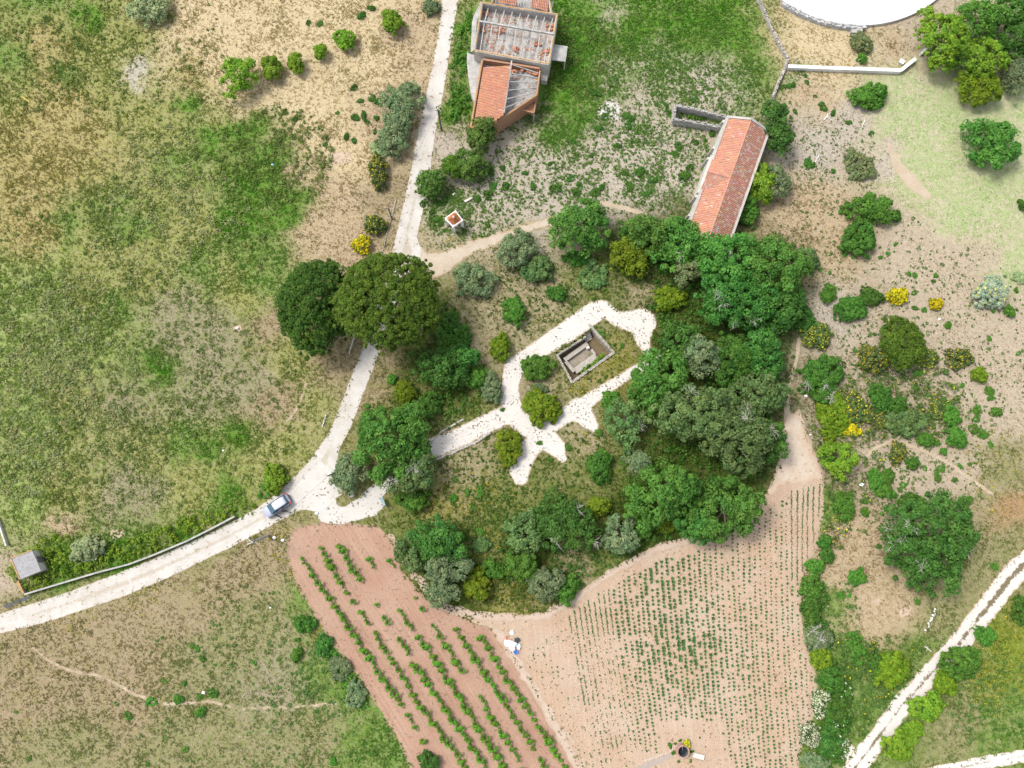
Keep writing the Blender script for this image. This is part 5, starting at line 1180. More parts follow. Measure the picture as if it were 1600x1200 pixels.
# terrace, canopy, balcony
m_ = MB(); tz = 1.5
m_.prism([tuple(Q(a, b, tz)[:2]) for a, b in ((178, 490), (320, 545), (300, 720), (250, 965), (215, 880), (190, 720), (178, 600))], 0, tz); m_.build('terrace', M['concrete'], house)
m_ = MB(); m_.prism([tuple(Q(a, b, 1.9)[:2]) for a, b in ((308, 10), (318, 60), (270, 210), (250, 470), (212, 488), (225, 210), (240, 150))], 1.75, 1.9); m_.build('side_slab', M['concrete'], house)
for a, b in ((228, 215), (214, 480)): m_ = MB(); p = Q(a + 8, b, 1.75); m_.beam((p.x, p.y, 0), (p.x, p.y, 1.75), .2, .2); m_.build('slab_post', M['concrete'], house)
m_ = MB(); m_.prism([tuple(Q(a, b, 2.6)[:2]) for a, b in ((975, 412), (1122, 434), (1102, 576), (962, 560))], 2.45, 2.6); cn = m_.build('canopy', M['concrete'], house)
for a, b in ((1098, 570), (1116, 440)): m_ = MB(); p = Q(a, b, 2.45); m_.beam((p.x, p.y, 0), (p.x, p.y, 2.45), .14, .14); m_.build('canopy_post', M['concrete_pale'], house)
bz = 2.6
bal = [Q(a, b, bz) for a, b in ((672, 1008), (828, 905), (806, 1060), (672, 1022))]
m_ = MB(); m_.prism([tuple(p[:2]) for p in bal], bz - .5, bz - .35); m_.build('balcony_slab', M['brickwall'], house)
for a, b in ((1, 2), (2, 3)): m_ = MB(); wall(m_, bal[a], bal[b], bz - .35, bz + .1, .16); m_.build('balcony_parapet', M['brickwall'], house)
for p in (bal[2], lerp3(bal[3], bal[2], .05)): m_ = MB(); m_.beam((p.x, p.y, 0), (p.x, p.y, bz - .5), .22, .22); m_.build('balcony_post', M['concrete'], house)
m_ = MB(); p0, p1 = Q(885, 690, 1.0), Q(930, 750, 1.0); a_ = Q(880, 650, 1.2); m_.prism([tuple(Q(a, b, 1.2)[:2]) for a, b in ((870, 640), (942, 650), (930, 758), (872, 750))], 0, 1.2); m_.build('stair_block', M['concrete_pale'], house)
# north wing with patches of tile
n0, n1, n2, n3 = Q(400, -90, 3.5), Q(990, -20, 3.5), Q(960, 120, 3.5), Q(415, 28, 3.5)
hwall('north_wing_east_wall', Q(935, -60, 3.9), Q(972, 122, 3.9), 0, 3.9, .26, 'concrete_pale')
hwall('north_wing_west_wall', Q(425, -80, 3.6), Q(412, 28, 3.6), 0, 3.6, .26, 'brickwall')
m_ = MB(); m_.prism([tuple(p[:2]) for p in (n0, n1, n2, n3)], 2.3, 2.5); m_.build('north_wing_floor', M['concrete'], house)
for a0, a1 in ((478, 650), (780, 945)):
    m_ = MB(); tile_roof(m_, Q(a0 - 5, 24 + (a0 - 478) * .13, 3.5), Q(a1 - 10, 50 + (a1 - 650) * .19 + 6, 3.5), Q(a1 + 5, -60, 4.1), Q(a0 + 5, -70, 4.1), cols=((.38, .18, .12), (.46, .24, .16)), odd=(.08, (.46, .34, .28))); stuff(m_.build('roof_tiles', M['tile'], house))
for a in (430, 455, 665, 690, 715, 745, 765): m_ = MB(); m_.beam(Q(a, -70, 4.0), Q(a - 8, 30 + (a - 430) * .12, 3.4), .1, .14); m_.build('rafter', M['concrete'], house)

# --- small grey shed
ZS = 2.3
sc4 = [P(17, 872.3, ZS), P(50, 859.4, ZS), P(64, 892, ZS), P(31, 905.5, ZS)]
shed = thing('shed', tuple(sum(sc4, Vector()) / 4 * Vector((1, 1, 0)) if False else (sum(p.x for p in sc4) / 4, sum(p.y for p in sc4) / 4, 0)), 'small flat-roofed grey concrete shed in brambles at the left edge', 'shed')
cen = sum(sc4, Vector()) / 4; inn4 = [lerp3(p, cen, .07) for p in sc4]
mb = MB(); mb.prism([tuple(p[:2]) for p in inn4], 0, ZS - .16); mb.build('wall', M['concrete_pale'], shed)
mb = MB(); mb.prism([tuple(p[:2]) for p in sc4], ZS - .15, ZS); mb.build('roof_slab', surf('grey_slab', (.28, .275, .275), .95, .4, 3, ((.2, .19, .18), .5)), shed)
for a, b in ((0, 1), (3, 0)): mb = MB(); mb.beam(sc4[a] + Vector((0, 0, .03)), sc4[b] + Vector((0, 0, .03)), .14, .1); mb.build('roof_edge', M['ochre'], shed)
mb = MB(); p0, p1 = lerp3(inn4[1], inn4[2], .3), lerp3(inn4[1], inn4[2], .6); wall(mb, p0 + (p1 - cen).normalized() * .06, p1 + (p1 - cen).normalized() * .06, 0, 1.8, .06); mb.build('door', M['wood'], shed)
# --- low road wall and yard wall
def low_wall(name, pts, t, h, label, mat, cap=None):
    w = [P(a, b, h) for a, b in pts]; root = thing(name, (w[0].x, w[0].y, 0), label, 'wall')
    for i, (a, b) in enumerate(zip(w[:-1], w[1:])):
        d = (b - a).normalized() * .004
        mb = MB(); wall(mb, a + d, b - d, 0, h - .08, t); mb.build('wall_section', M[mat], root)
        mb = MB(); mb.beam(Vector((a.x, a.y, h - .04)) + d, Vector((b.x, b.y, h - .04)) - d, t + .08, .075); mb.build('coping', M[cap or mat], root)
    return root
low_wall('road_wall', [(366, 807), (330, 826), (290, 846), (240, 867), (200, 882), (150, 895), (100, 910), (60, 922), (37, 929)], .14, .8, 'low pale concrete wall along the upper side of the white road', 'concrete')
low_wall('yard_wall', [(36, 927), (27, 908)], .22, .9, 'short ochre wall end running up from the road wall to the shed', 'concrete', 'ochre')
low_wall('yard_wall', [(-6, 808), (9, 853)], .12, .6, 'pale wall top cut by the left edge above the shed', 'concrete_pale')
low_wall('white_wall', [(1232, 103), (1290, 105.5), (1350, 107.5), (1408, 109.5), (1431, 91)], .42, .8, 'long white wall with a bend between the stone wall and corner trees', 'white')
low_wall('white_wall', [(1440, 83), (1451, 72)], .25, .7, 'short white wall stub at the foot of the corner tree', 'white')
for i in range(7):
    a = 1243 + i * 23.5; p = P(a, 100.5, 0)
    mb = MB(); mb.tube((p.x, p.y, 0), (p.x, p.y, 1.35), .035, .035, 6); mb.tube((p.x, p.y, 1.33), (p.x, p.y, 1.38), .05, .05, 6); tag(mb.build('fence_post', M['metal'], None, (p.x, p.y, 0)), 'thin metal fence post behind the long white wall', 'post', 'fence posts behind the white wall')
p = P(1409, 96, .5); mb = MB(); mb.prism([(p.x - .35, p.y - .1), (p.x + .15, p.y - .4), (p.x + .42, p.y + .1), (p.x - .1, p.y + .42)], 0, .5); r_ = thing('utility_box', (p.x, p.y, 0), 'small pale metal box beside the bend of the white wall', 'box')
mb.build('cabinet', M['metal'], r_, bevel=.02); mb = MB(); mb.prism([(p.x - .40, p.y - .12), (p.x + .17, p.y - .46), (p.x + .48, p.y + .12), (p.x - .12, p.y + .48)], .503, .56); mb.build('lid', M['white'], r_)
# --- round white plaza
mb = MB(); ring = [(sc.x + sr * math.cos(2 * math.pi * i / 160), sc.y + sr * math.sin(2 * math.pi * i / 160)) for i in range(160)]
mb.prism(ring, 0.0, .5); structure(mb.build('plaza', surf('plaza_paving', alb(255, 252, 250, .62), .9, .12, .8, (alb(225, 220, 216), .5))))
arc = [Vector((sc.x + (sr + .32) * math.cos(t), sc.y + (sr + .32) * math.sin(t), 0)) for t in np.linspace(math.radians(232), math.radians(272), 28)]
stone_wall('plaza_wall', arc, .6, .62, 'curved grey stone retaining wall around the round white plaza', 'wall', 0, ((.3, .3, .3), (.48, .47, .46)), .4, world=True)
p = P(1338, 48, .3); mb = MB(); mb.prism([(p.x - .9, p.y - .45), (p.x + .8, p.y - .55), (p.x + .85, p.y + .2), (p.x - .85, p.y + .25)], 0, .58); mb.prism([(p.x - .7, p.y - .75), (p.x + .6, p.y - .8), (p.x + .6, p.y - .56), (p.x - .7, p.y - .47)], 0, .28)
tag(mb.build('stone_step', M['concrete'], None, (p.x, p.y, 0)), 'grey stone step block at the foot of the plaza wall', 'step')

# --- white shrine with clay pyramid roof
kz = 2.75
kc = [P(711.4, 329.4, kz), P(722.8, 343.9, kz), P(707.7, 353.9, kz), P(695.8, 341, kz)]; kcen = sum(kc, Vector()) / 4
shr = thing('wayside_shrine', (kcen.x, kcen.y, 0), 'small white open shrine with brown clay pyramid roof beside the road', 'shrine')
for p in kc:
    q = lerp3(p, kcen, .13); mb = MB(); mb.prism([(q.x - .19, q.y - .19), (q.x + .19, q.y - .19), (q.x + .19, q.y + .19), (q.x - .19, q.y + .19)], 0, kz - .45); mb.build('pillar', M['white'], shr, bevel=.02)
for i in range(4):
    a, b = lerp3(kc[i], kcen, .1), lerp3(kc[(i + 1) % 4], kcen, .1); d = (b - a).normalized() * .14
    mb = MB(); wall(mb, a - d, b - d * 1.02, kz - .45, kz, .28); mb.build('lintel', M['white'], shr)
ap = Vector((kcen.x, kcen.y, kz + .75)); rc = [lerp3(p, kcen, .2) for p in kc]
mb = MB()
for i in range(4):
    a, b = Vector((rc[i].x, rc[i].y, kz - .06)), Vector((rc[(i + 1) % 4].x, rc[(i + 1) % 4].y, kz - .06))
    tile_roof(mb, a, b, ap + (b - a) * .02, ap - (b - a) * .02, .2, .26, cols=((.34, .12, .05), (.5, .2, .09)))
stuff(mb.build('roof_tiles', M['tile'], shr))
mb = MB(); mb.lathe(ap, [(.13, -.12), (.14, .05), (.07, .1), (.06, .3), (.09, .36), (0.001, .5)], 8); mb.build('finial', M['white'], shr)
mb = MB(); mb.prism([(kcen.x + x_, kcen.y + y_) for x_, y_ in ((-.45, -.4), (.45, -.4), (.45, .4), (-.45, .4))], 0, .5); mb.build('altar_block', M['concrete'], shr)

# --- sunken stone ruin with steps and inner basin
G = lambda a, b, z=0: P(780 + a / 6.154, 460 + b / 6.154, z)
ruin = thing('sunken_ruin', G(830, 600), 'sunken rectangular stone ruin with steps and an inner basin in the gravel loop', 'ruin')
DZ = -1.7
rimc = ((.24, .22, .19), (.42, .38, .33))
def rsw(name, pts, t, z0, h, sz=.3):
    mb = MB(); core = MB()
    for a, b in zip(pts[:-1], pts[1:]):
        d = (b - a); d.z = 0; L = d.length; d.normalize(); n = Vector((-d.y, d.x, 0)); ang = math.atan2(d.y, d.x)
        wall(core, a, b, z0, z0 + h - .1, t * .72); z = z0
        while z < z0 + h - .02:
            hh = min(random.uniform(.8, 1.1) * sz * .7, z0 + h - z); s = 0
            while s < L:
                l_ = random.uniform(.7, 1.4) * sz
                for side in (-1, 1):
                    p = a + d * min(s + l_ / 2, L) + n * side * t * .26; k = random.random(); mb.stone((p.x, p.y, z + hh / 2), l_ * 1.02, t * .52, hh * 1.02, ang, [c_[0] + (c_[1] - c_[0]) * k for c_ in zip(*rimc)], .1)
                s += l_
            z += hh
    o_ = core.build(name, surf('rim_mortar', (.38, .34, .29), .95, .4, 3), ruin); stuff(mb.build('stones', M['stone'], o_)); return o_
W_, S_, E_, N_ = G(555, 583), G(700, 845), G(1100, 560), G(868, 295); N2 = G(832, 405)
rsw('rim_wall', [W_, S_], .34, DZ, -DZ + .10); rsw('rim_wall', [S_, E_], .38, DZ, -DZ + .14); rsw('rim_wall', [E_, N_], .38, DZ, -DZ + .16); rsw('rim_wall', [N2, W_], .26, DZ, -DZ + .06)
mb = MB(); fl = [G(a, b) for a, b in ((520, 580), (700, 885), (1140, 560), (870, 250), (780, 340), (800, 420))]
mb.prism([tuple(p[:2]) for p in fl], DZ - .2, DZ); mb.build('pit_floor', surf('pit_earth', alb(140, 122, 92), .95, .5, 2), ruin)
for i in range(6):
    t = i / 6; a = lerp3(G(792, 345), G(842, 448), t); b = lerp3(G(862, 306), G(905, 408), t); a2 = lerp3(G(792, 345), G(842, 448), t + 1 / 6); b2 = lerp3(G(862, 306), G(905, 408), t + 1 / 6)
    mb = MB(); mb.prism([tuple(q[:2]) for q in (a, b, b2 + (b2 - b) * -.06, a2 + (a2 - a) * -.06)], DZ, -.02 - (i + 1) * (-DZ) / 7.5); mb.build('step', surf('step_stone', (.33, .29, .25), .95, .35, 3) if i == 0 else bpy.data.materials['step_stone'], ruin, bevel=.03)
bi = lambda a, b, z=0: G(a, b, z)
IZ = DZ + .75
def slabwall(a, b, t, z0, z1, name='basin_wall'):
    mb = MB(); wall(mb, a, b, z0, z1, t); return mb.build(name, M['stone_slab'], ruin, bevel=.03)
M['stone_slab'] = surf('basin_stone', (.34, .31, .27), .95, .4, 2.5, ((.28, .25, .2), .5))
q1, q2, q3, q4 = G(628, 630, IZ), G(850, 470, IZ), G(935, 590, IZ), G(722, 742, IZ)
slabwall(q1, q2, .62, DZ, IZ); slabwall(lerp3(q1, q4, .12), q4, .5, DZ, IZ - .05); slabwall(lerp3(q4, q3, .04), q3, .95, DZ, IZ - .12); slabwall(lerp3(q2, q3, .45), lerp3(q2, q3, .9), .4, DZ, IZ - .3)
mb = MB(); mb.prism([tuple(p[:2]) for p in (q1, q2, q3, q4)], DZ, DZ + .22); mb.build('basin_floor', surf('basin_floor', alb(176, 164, 146), .95, .4, 2, (alb(110, 110, 60), .7)), ruin)
mb = MB(); p = G(860, 498); mb.stone((p.x, p.y, DZ + .55), .5, .4, .7, .4, (.6, .56, .5)); mb.build('loose_block', M['stone'], ruin)
for e in ((990, 580), (950, 615), (905, 645), (860, 690), (825, 715), (790, 745)):
    pass
rs = np.random.default_rng(5); t_ = rs.random(40); c_ = np.array([tuple(lerp3(G(1005, 578), G(800, 735), float(k_))) for k_ in t_]); c_[:, 2] = DZ + .35 + .5 * rs.random(40); c_ -= np.array(ruin.location)[None]; c_[:, :2] += rs.normal(size=(40, 2)) * .15
V, F, col = leaves_arrays(c_ + np.array([0, 0, 3.0]), .22 * np.ones(40), np.full(40, 14.0), .17, (.06, .15, .01), (.18, .32, .03), .7, .2, rs); V[:, 2] -= 3.0
fern = link('creeping_plant', np_mesh('creeping_plant', V, F, col), M['leaf']); fern.location = ruin.location; tag(fern, 'strip of bright green plants inside the sunken ruin wall', 'plant')

# --- low stone edging of the entrance path, roadside stones
stone_wall('path_edging', [(679, 719), (700, 711), (718, 702), (742, 692), (765, 677)], .3, .15, 'rough low stone edging along the lower side of the entrance path', 'wall', 0, ((.30, .27, .23), (.52, .48, .42)), .3)
stone_wall('path_edging', [(674, 692), (690, 674), (724, 655)], .26, .14, 'rough low stone edging along the upper side of the entrance path', 'wall', 0, ((.30, .27, .23), (.48, .44, .38)), .3)
stone_wall('verge_wall', [(558, 517), (552, 533), (546, 552)], .16, .2, 'broken white stone kerb on the verge below the two pines', 'wall', 0, ((.45, .42, .38), (.65, .62, .57)), .28)
stone_wall('verge_wall', [(510, 648), (507, 658), (504, 666)], .16, .2, 'short heap-like line of white stones left of the road bend', 'wall', 0, ((.5, .48, .44), (.7, .68, .64)), .28)
stone_wall('verge_wall', [(619, 312), (612, 340), (605, 365), (597, 398)], .10, .12, 'thin low stone line beside the road above the pines', 'wall', 0, ((.36, .33, .29), (.55, .5, .45)), .25)
def rock(px, py, s, label, col=(.62, .6, .56), grp=None):
    p = P(px, py); mb = MB(); mb.blob((p.x, p.y, s * .25), (s * .55, s * .42, s * .35), int(px * 3 + py), 9, 6, .12, col); tag(mb.build('rock', M['stone'], None, (p.x, p.y, 0)), label, 'rock', grp)
rock(429, 840, .5, 'white boulder beside the lamp pole, left of two', (.74, .73, .7)); rock(442, 844, .48, 'white boulder beside the lamp pole, right of two', (.74, .73, .7))
rock(495, 802, .5, 'pale boulder at the corner of the verge and forecourt', (.66, .64, .6)); rock(512, 794, .4, 'flat grey stone lying in the white forecourt', (.4, .39, .37)); rock(549, 773, .9, 'big pale boulder at the foot of the silvery olive', (.62, .57, .5))
rock(1259, 619, .5, 'white stone beside the long olive-green shrub', (.75, .74, .72)); rock(371, 513, .5, 'pale stone in the left field', (.62, .55, .48)); rock(1467, 499, .45, 'pale stone on pink earth left of the whitish bush', (.7, .66, .6)); rock(349, 704, .3, 'white stone in the left field near the road bend', (.7, .7, .68))
for i in range(22):
    t = i / 21; rock(1461 - t * 14 + random.uniform(-2, 2), 951 + t * 34 + random.uniform(-2, 2), random.uniform(.12, .32), 'white stone of the rubble line in the grass by the chalk track', (.68, .67, .65), 'rubble line by the chalk track')
def log(px0, py0, px1, py1, r, label, col=(.62, .58, .52), br=0):
    a, b = P(px0, py0, r), P(px1, py1, r); mb = MB(); m_ = (a + b) / 2 + Vector((random.uniform(-.08, .08), random.uniform(-.08, .08), .03)); mb.path([a, m_, b], [r, r * .9, r * .6], 7, col)
    for i in range(br): e = m_ + Vector((random.uniform(-.8, .8), random.uniform(-.8, .8), random.uniform(.1, .5))); mb.path([m_, e], [r * .5, r * .2], 5, col)
    tag(mb.build('log', M['stone'], None, (a.x, a.y, 0)), label, 'log')
log(726, 315, 738, 309, .2, 'pale log lying on the yard behind the white shrine'); log(708, 305, 711, 302, .15, 'short pale log under the young pines')
log(1287, 188, 1294, 177, .1, 'bare grey branch lying between barn and lawn', br=3); log(1272, 258, 1281, 240, .08, 'grey dead branch lying on the sand right of the barn', br=4); log(1347, 198, 1352, 184, .06, 'thin pale stick lying at the lawn edge', br=2)
log(1445, 1010, 1455, 1018, .08, 'bare forked branch lying beside the chalk track', br=3)
def sheetthing(px, py, s, col, label, name='litter'):
    p = P(px, py); mb = MB(); mb.blob((p.x, p.y, .06), (s * .5, s * .35, .08), int(px + py), 9, 5, .35, col); tag(mb.build(name, M['plastic'], None, (p.x, p.y, 0)), label, 'litter')
sheetthing(318, 1082, .55, (.8, .8, .82), 'white plastic scrap between two small shrubs at the lower left'); sheetthing(426, 257, .4, (.35, .55, .85), 'light blue plastic scrap in the green left field'); sheetthing(423, 949, .35, (.8, .8, .8), 'white scrap in the grass left of the vineyard')
sheetthing(1346, 757, .6, (.7, .78, .85), 'bluish white scrap near the footpath bend'); sheetthing(1266, 679, .35, (.8, .8, .8), 'white scrap on the chalky headland edge'); sheetthing(1331, 735, .35, (.8, .8, .8), 'white scrap at the start of the reddish footpath')
mb = MB(); a, b = P(35, 151, .1), P(47, 160, .1); mb.tube(a, b, .05, .05, 6, (.75, .55, .08)); tag(mb.build('yellow_pole', M['plain'], None, (a.x, a.y, 0)), 'thin yellow pole lying in golden grass at the upper left', 'pole')

# --- rubbish heap at the corner of the two fields
def bag(px, py, rx, ry, rz, col, label, seed):
    p = P(px, py); mb = MB(); mb.blob((p.x, p.y, rz * .7 + .03), (rx, ry, rz), seed, 12, 8, .22, col); r_ = tag(mb.build('rubbish_bag', M['plastic'], None, (p.x, p.y, 0)), label, 'bag'); return r_
bag(794, 1004, .62, .42, .3, (.78, .78, .8), 'white plastic sheet, left of the rubbish heap between the fields', 1); bag(801, 1009, .55, .6, .35, (.8, .8, .8), 'white bag in the middle of the rubbish heap', 2)
bag(810, 1010, .3, .38, .25, (.78, .8, .82), 'white bag at the right of the rubbish heap', 3); bag(800, 988, .3, .35, .15, (.6, .72, .68), 'pale green sheet at the top of the rubbish heap', 4)
bag(790, 1000, .2, .34, .2, (.75, .22, .18), 'red plastic at the left tip of the rubbish heap', 5); bag(805, 1010.5, .12, .28, .42, (.72, .22, .2), 'red strip lying on the rubbish heap', 6); bag(807, 1006, .18, .16, .34, (.2, .6, .55), 'turquoise plastic on the rubbish heap', 7)
bag(808, 1000, .4, .35, .18, (.04, .05, .06), 'black bag behind the white bags of the rubbish heap', 8)
p = P(806.5, 1019); cr_ = thing('plastic_crate', (p.x, p.y, .02), 'blue plastic crate at the lower end of the rubbish heap', 'crate')
ang = math.radians(20); cc_ = lambda x_, y_: (p.x + x_ * math.cos(ang) - y_ * math.sin(ang), p.y + x_ * math.sin(ang) + y_ * math.cos(ang))
mb = MB(); mb.col = (.05, .2, .62); mb.prism([cc_(-.24, -.17), cc_(.24, -.17), cc_(.24, .17), cc_(-.24, .17)], .02, .06); mb.build('bottom', M['plain'], cr_)
for (x0_, y0_), (x1_, y1_) in (((-.24, -.18), (.24, -.18)), ((-.24, .18), (.24, .18)), ((-.255, -.19), (-.255, .19)), ((.255, -.19), (.255, .19))): mb = MB(); mb.col = (.05, .22, .66); wall(mb, cc_(x0_, y0_), cc_(x1_, y1_), .03, .32, .03); mb.build('side', M['plain'], cr_)

# --- well in the crop field
p = P(1066.5, 1173, .45); well = thing('well', (p.x, p.y, .02), 'round brick well with dark lining in the crop field at the bottom', 'well')
mb = MB(); mb.lathe((p.x, p.y, 0), [(.90, .02), (.86, .45), (.84, .86)], 28, (.34, .22, .17)); mb.lathe((p.x, p.y, 0), [(.84, .86), (.66, .86)], 28, (.36, .24, .19)); mb.build('ring', M['tile'], well)
mb = MB()
for i in range(22): t = i * 2 * math.pi / 22; mb.stone((p.x + .75 * math.cos(t), p.y + .75 * math.sin(t), .92), .2, .17, .12, t + math.pi / 2, [random.uniform(.28, .45), random.uniform(.18, .27), .17], .3)
stuff(mb.build('rim_bricks', M['tile'], well))
mb = MB(); mb.lathe((p.x, p.y, 0), [(.65, .855), (.64, .4), (.63, .06)], 28, (.10, .11, .13)); mb.build('lining', M['plain'], well)
mb = MB(); mb.prism([(p.x + .64 * math.cos(2 * math.pi * i / 28), p.y + .64 * math.sin(2 * math.pi * i / 28)) for i in range(28)], .03, .06, (.012, .015, .02)); mb.build('water', M['plain'], well)
mb = MB(); mb.tube((p.x - .1, p.y + .6, .93), (p.x + .12, p.y - .1, .1), .03, .03, 6); mb.build('pipe', M['metal'], well)
p2 = P(1092, 1182, .3); mb = MB(); ang = math.radians(-14); mb.prism([(p2.x + x_ * math.cos(ang) - y_ * math.sin(ang), p2.y + x_ * math.sin(ang) + y_ * math.cos(ang)) for x_, y_ in ((-.75, -.3), (.75, -.3), (.75, .3), (-.75, .3))], .03, .32); tag(mb.build('stone_trough', M['concrete_pale'], None, (p2.x, p2.y, 0), bevel=.03), 'white stone block lying right of the well', 'trough')
mb = MB(); hp = [P(a, b, .05) for a, b in ((1060, 1162), (1052, 1169), (1045, 1175), (1035, 1179), (1020, 1185), (1005, 1189))]; mb.path(hp, [.028] * 6, 6, (.5, .49, .47)); tag(mb.build('hose', M['plain'], None, hp[0]), 'thin pale hose running left from the well', 'hose')
mb = MB(); hp = [P(a, b, .04) for a, b in ((884, 1142), (890, 1150), (893, 1156), (898, 1163))]; mb.path(hp, [.028] * 4, 6, (.55, .55, .55)); tag(mb.build('hose', M['plain'], None, hp[0]), 'short white pipe lying at the edge of crop field and vineyard', 'pipe')
weeds_c = [(1056, 1162), (1062, 1158), (1072, 1158), (1052, 1176), (1080, 1175), (1060, 1190), (1078, 1188), (1048, 1166)]
small([(a + random.uniform(-2, 2), b + random.uniform(-2, 2), random.uniform(2, 4.2)) for a, b in weeds_c * 2], 'dark', 'small weed growing at the foot of the brick well', 'weeds around the well')
region('concrete_strip', line_sdf([(1000, 1200, 8), (1025, 1190, 8), (1050, 1180, 6)]), .034, surf('strip_concrete', alb(196, 180, 168), .95, .2, 2), .2, .1, .5, 77)  # greyish concrete path strip left of the well

# --- poles and wires
def pole(top, foot, h, label, name='utility_pole', r=.12, mat='wood'):
    f, t = P(*foot, 0), P(*top, h); root = thing(name, (f.x, f.y, 0), label, 'pole')
    mb = MB(); mb.tube((f.x, f.y, 0), t, r * 1.25, r * .85, 9); mb.build('post', M[mat], root)
    d = (Vector((f.x, f.y, 0)) - t).normalized(); mb = MB(); c = t + d * .35; mb.beam(c + Vector((-.45, .1, 0)), c + Vector((.45, -.1, 0)), .08, .08); cb = mb.build('crossarm', M['wood'], root)
    for s_ in (-.4, .4): mb = MB(); mb.lathe(c + Vector((s_, -.22 * s_, .04)), [(.03, 0), (.05, .05), (.03, .09), (.05, .13), (.001, .17)], 8); mb.build('insulator', M['white'], cb)
    return root, t
r1, tA = pole((684, 171), (690, 204), 5.6, 'dark utility pole on the right road verge beside the ruined house')
r2, tB = pole((606, 325), (613, 342), 4.4, 'dark utility pole on the left road verge above the pines', r=.09)
r3, tC = pole((512, 744), (524, 738), 4.6, 'dark utility pole at the tip of the verge by the silvery olive', r=.09)
r4, tD = pole((394, 847), (419, 837), 7.4, 'grey street lamp pole below the road near the parked car', 'street_lamp', .17, 'concrete')
la = P(385, 838, 7.6); mb = MB(); mb.path([tD, lerp3(tD, la, .6) + Vector((0, 0, .25)), la + Vector((0, 0, .05))], [.05, .045, .04], 7); mb.build('arm', M['white'], r4)
mb = MB(); mb.blob(la, (.42, .2, .12), 3, 10, 6, .04, (.8, .8, .82)); lh = mb.build('lamp_head', M['plain'], r4, smooth=True)
mb = MB(); mb.path([tD + Vector((0, 0, -.3)), P(386, 851, 7.0)], [.04, .03], 6); mb.build('bracket', M['white'], r4)
def wire(a, b, sag, label):
    mb = MB(); n = 14; pts = [lerp3(a, b, i / n) - Vector((0, 0, sag * 4 * (i / n) * (1 - i / n))) for i in range(n + 1)]; mb.path(pts, [.012] * (n + 1), 4, (.03, .03, .03)); tag(mb.build('overhead_wire', M['plain'], None, a), label, 'wire')
wire(tD, tC, .5, 'thin overhead wire from the lamp pole across the parked car'); wire(tB, tA, .5, 'thin overhead wire crossing the road beside the ruined house')
wire(tD, tD + (tD - tC).normalized() * 22 + Vector((2, -4, -.6)), .4, 'thin overhead wire running left from the lamp pole over the road')
# --- information board at the forecourt
p = P(600, 784); ib = thing('information_board', (p.x, p.y, .03), 'dark sloping information board at the right end of the white forecourt', 'sign')
ax = Vector((.38, -.92, 0)).normalized(); nn_ = Vector((-ax.y, ax.x, 0)); 
for s_ in (-.42, .42): mb = MB(); b_ = p + ax * s_; mb.beam((b_.x, b_.y, .03), (b_.x, b_.y, .95), .09, .09); mb.build('leg', M['metal'], ib)
mb = MB(); a_, b_ = p - ax * .62, p + ax * .62; dn = nn_ * .22
mb.mesh([a_ - dn + Vector((0, 0, .85)), b_ - dn + Vector((0, 0, .85)), b_ + dn + Vector((0, 0, 1.08)), a_ + dn + Vector((0, 0, 1.08)), a_ - dn + Vector((0, 0, .91)), b_ - dn + Vector((0, 0, .91)), b_ + dn + Vector((0, 0, 1.14)), a_ + dn + Vector((0, 0, 1.14))],
        [(3, 2, 1, 0), (4, 5, 6, 7), (0, 1, 5, 4), (1, 2, 6, 5), (2, 3, 7, 6), (3, 0, 4, 7)], (.12, .17, .19)); mb.build('panel', M['plain'], ib)
mb = MB(); mb.mesh([lerp3(a_, b_, .08) - dn * .8 + Vector((0, 0, .936)), lerp3(a_, b_, .92) - dn * .8 + Vector((0, 0, .936)), lerp3(a_, b_, .92) + dn * .8 + Vector((0, 0, 1.121)), lerp3(a_, b_, .08) + dn * .8 + Vector((0, 0, 1.121))], [(0, 1, 2, 3)], (.2, .28, .3)); mb.build('printed_face', M['plain'], ib)

# ------------------------------------------------------------------ parked car
cpos = P(432.5, 790.5, .6); fdir = (P(414, 803, .6) - P(452, 777.5, .6)).normalized(); sdir = Vector((-fdir.y, fdir.x, 0))
car = thing('parked_car', (cpos.x, cpos.y, .03), 'silver hatchback with pale roof and an open driver door on the white road', 'car')
def cl(x, y, z): q = cpos + fdir * x + sdir * y; return Vector((q.x, q.y, z + .03))
def loft(mb, secs, closed=False, col=None):
    n = len(secs[0]); vs = [p for s_ in secs for p in s_]; fs = []
    for i in range(len(secs) - 1):
        for j in range(n if closed else n - 1): fs.append((i * n + j, i * n + (j + 1) % n, (i + 1) * n + (j + 1) % n, (i + 1) * n + j))
    fs.append(tuple(range(n))[::-1]); fs.append(tuple(range((len(secs) - 1) * n, len(secs) * n))); mb.mesh(vs, fs, col)
st = [(-2.02, .55, .42, .72), (-1.98, .72, .30, .88), (-1.85, .80, .24, .96), (-1.4, .85, .20, .98), (-.6, .86, .19, .96), (.3, .86, .19, .95), (.95, .86, .20, .97), (1.35, .84, .22, .90), (1.75, .78, .25, .80), (1.95, .66, .30, .70), (2.04, .48, .38, .60)]
mb = MB(); loft(mb, [[cl(x_, -w * .9, z0), cl(x_, -w, z0 + (z1 - z0) * .3), cl(x_, -w, z0 + (z1 - z0) * .75), cl(x_, -w * .93, z1), cl(x_, -w * .5, z1 + .04), cl(x_, 0, z1 + .055), cl(x_, w * .5, z1 + .04), cl(x_, w * .93, z1), cl(x_, w, z0 + (z1 - z0) * .75), cl(x_, w, z0 + (z1 - z0) * .3), cl(x_, w * .9, z0)] for x_, w, z0, z1 in st], True)
mb.build('body', M['carpaint'], car, smooth=True)
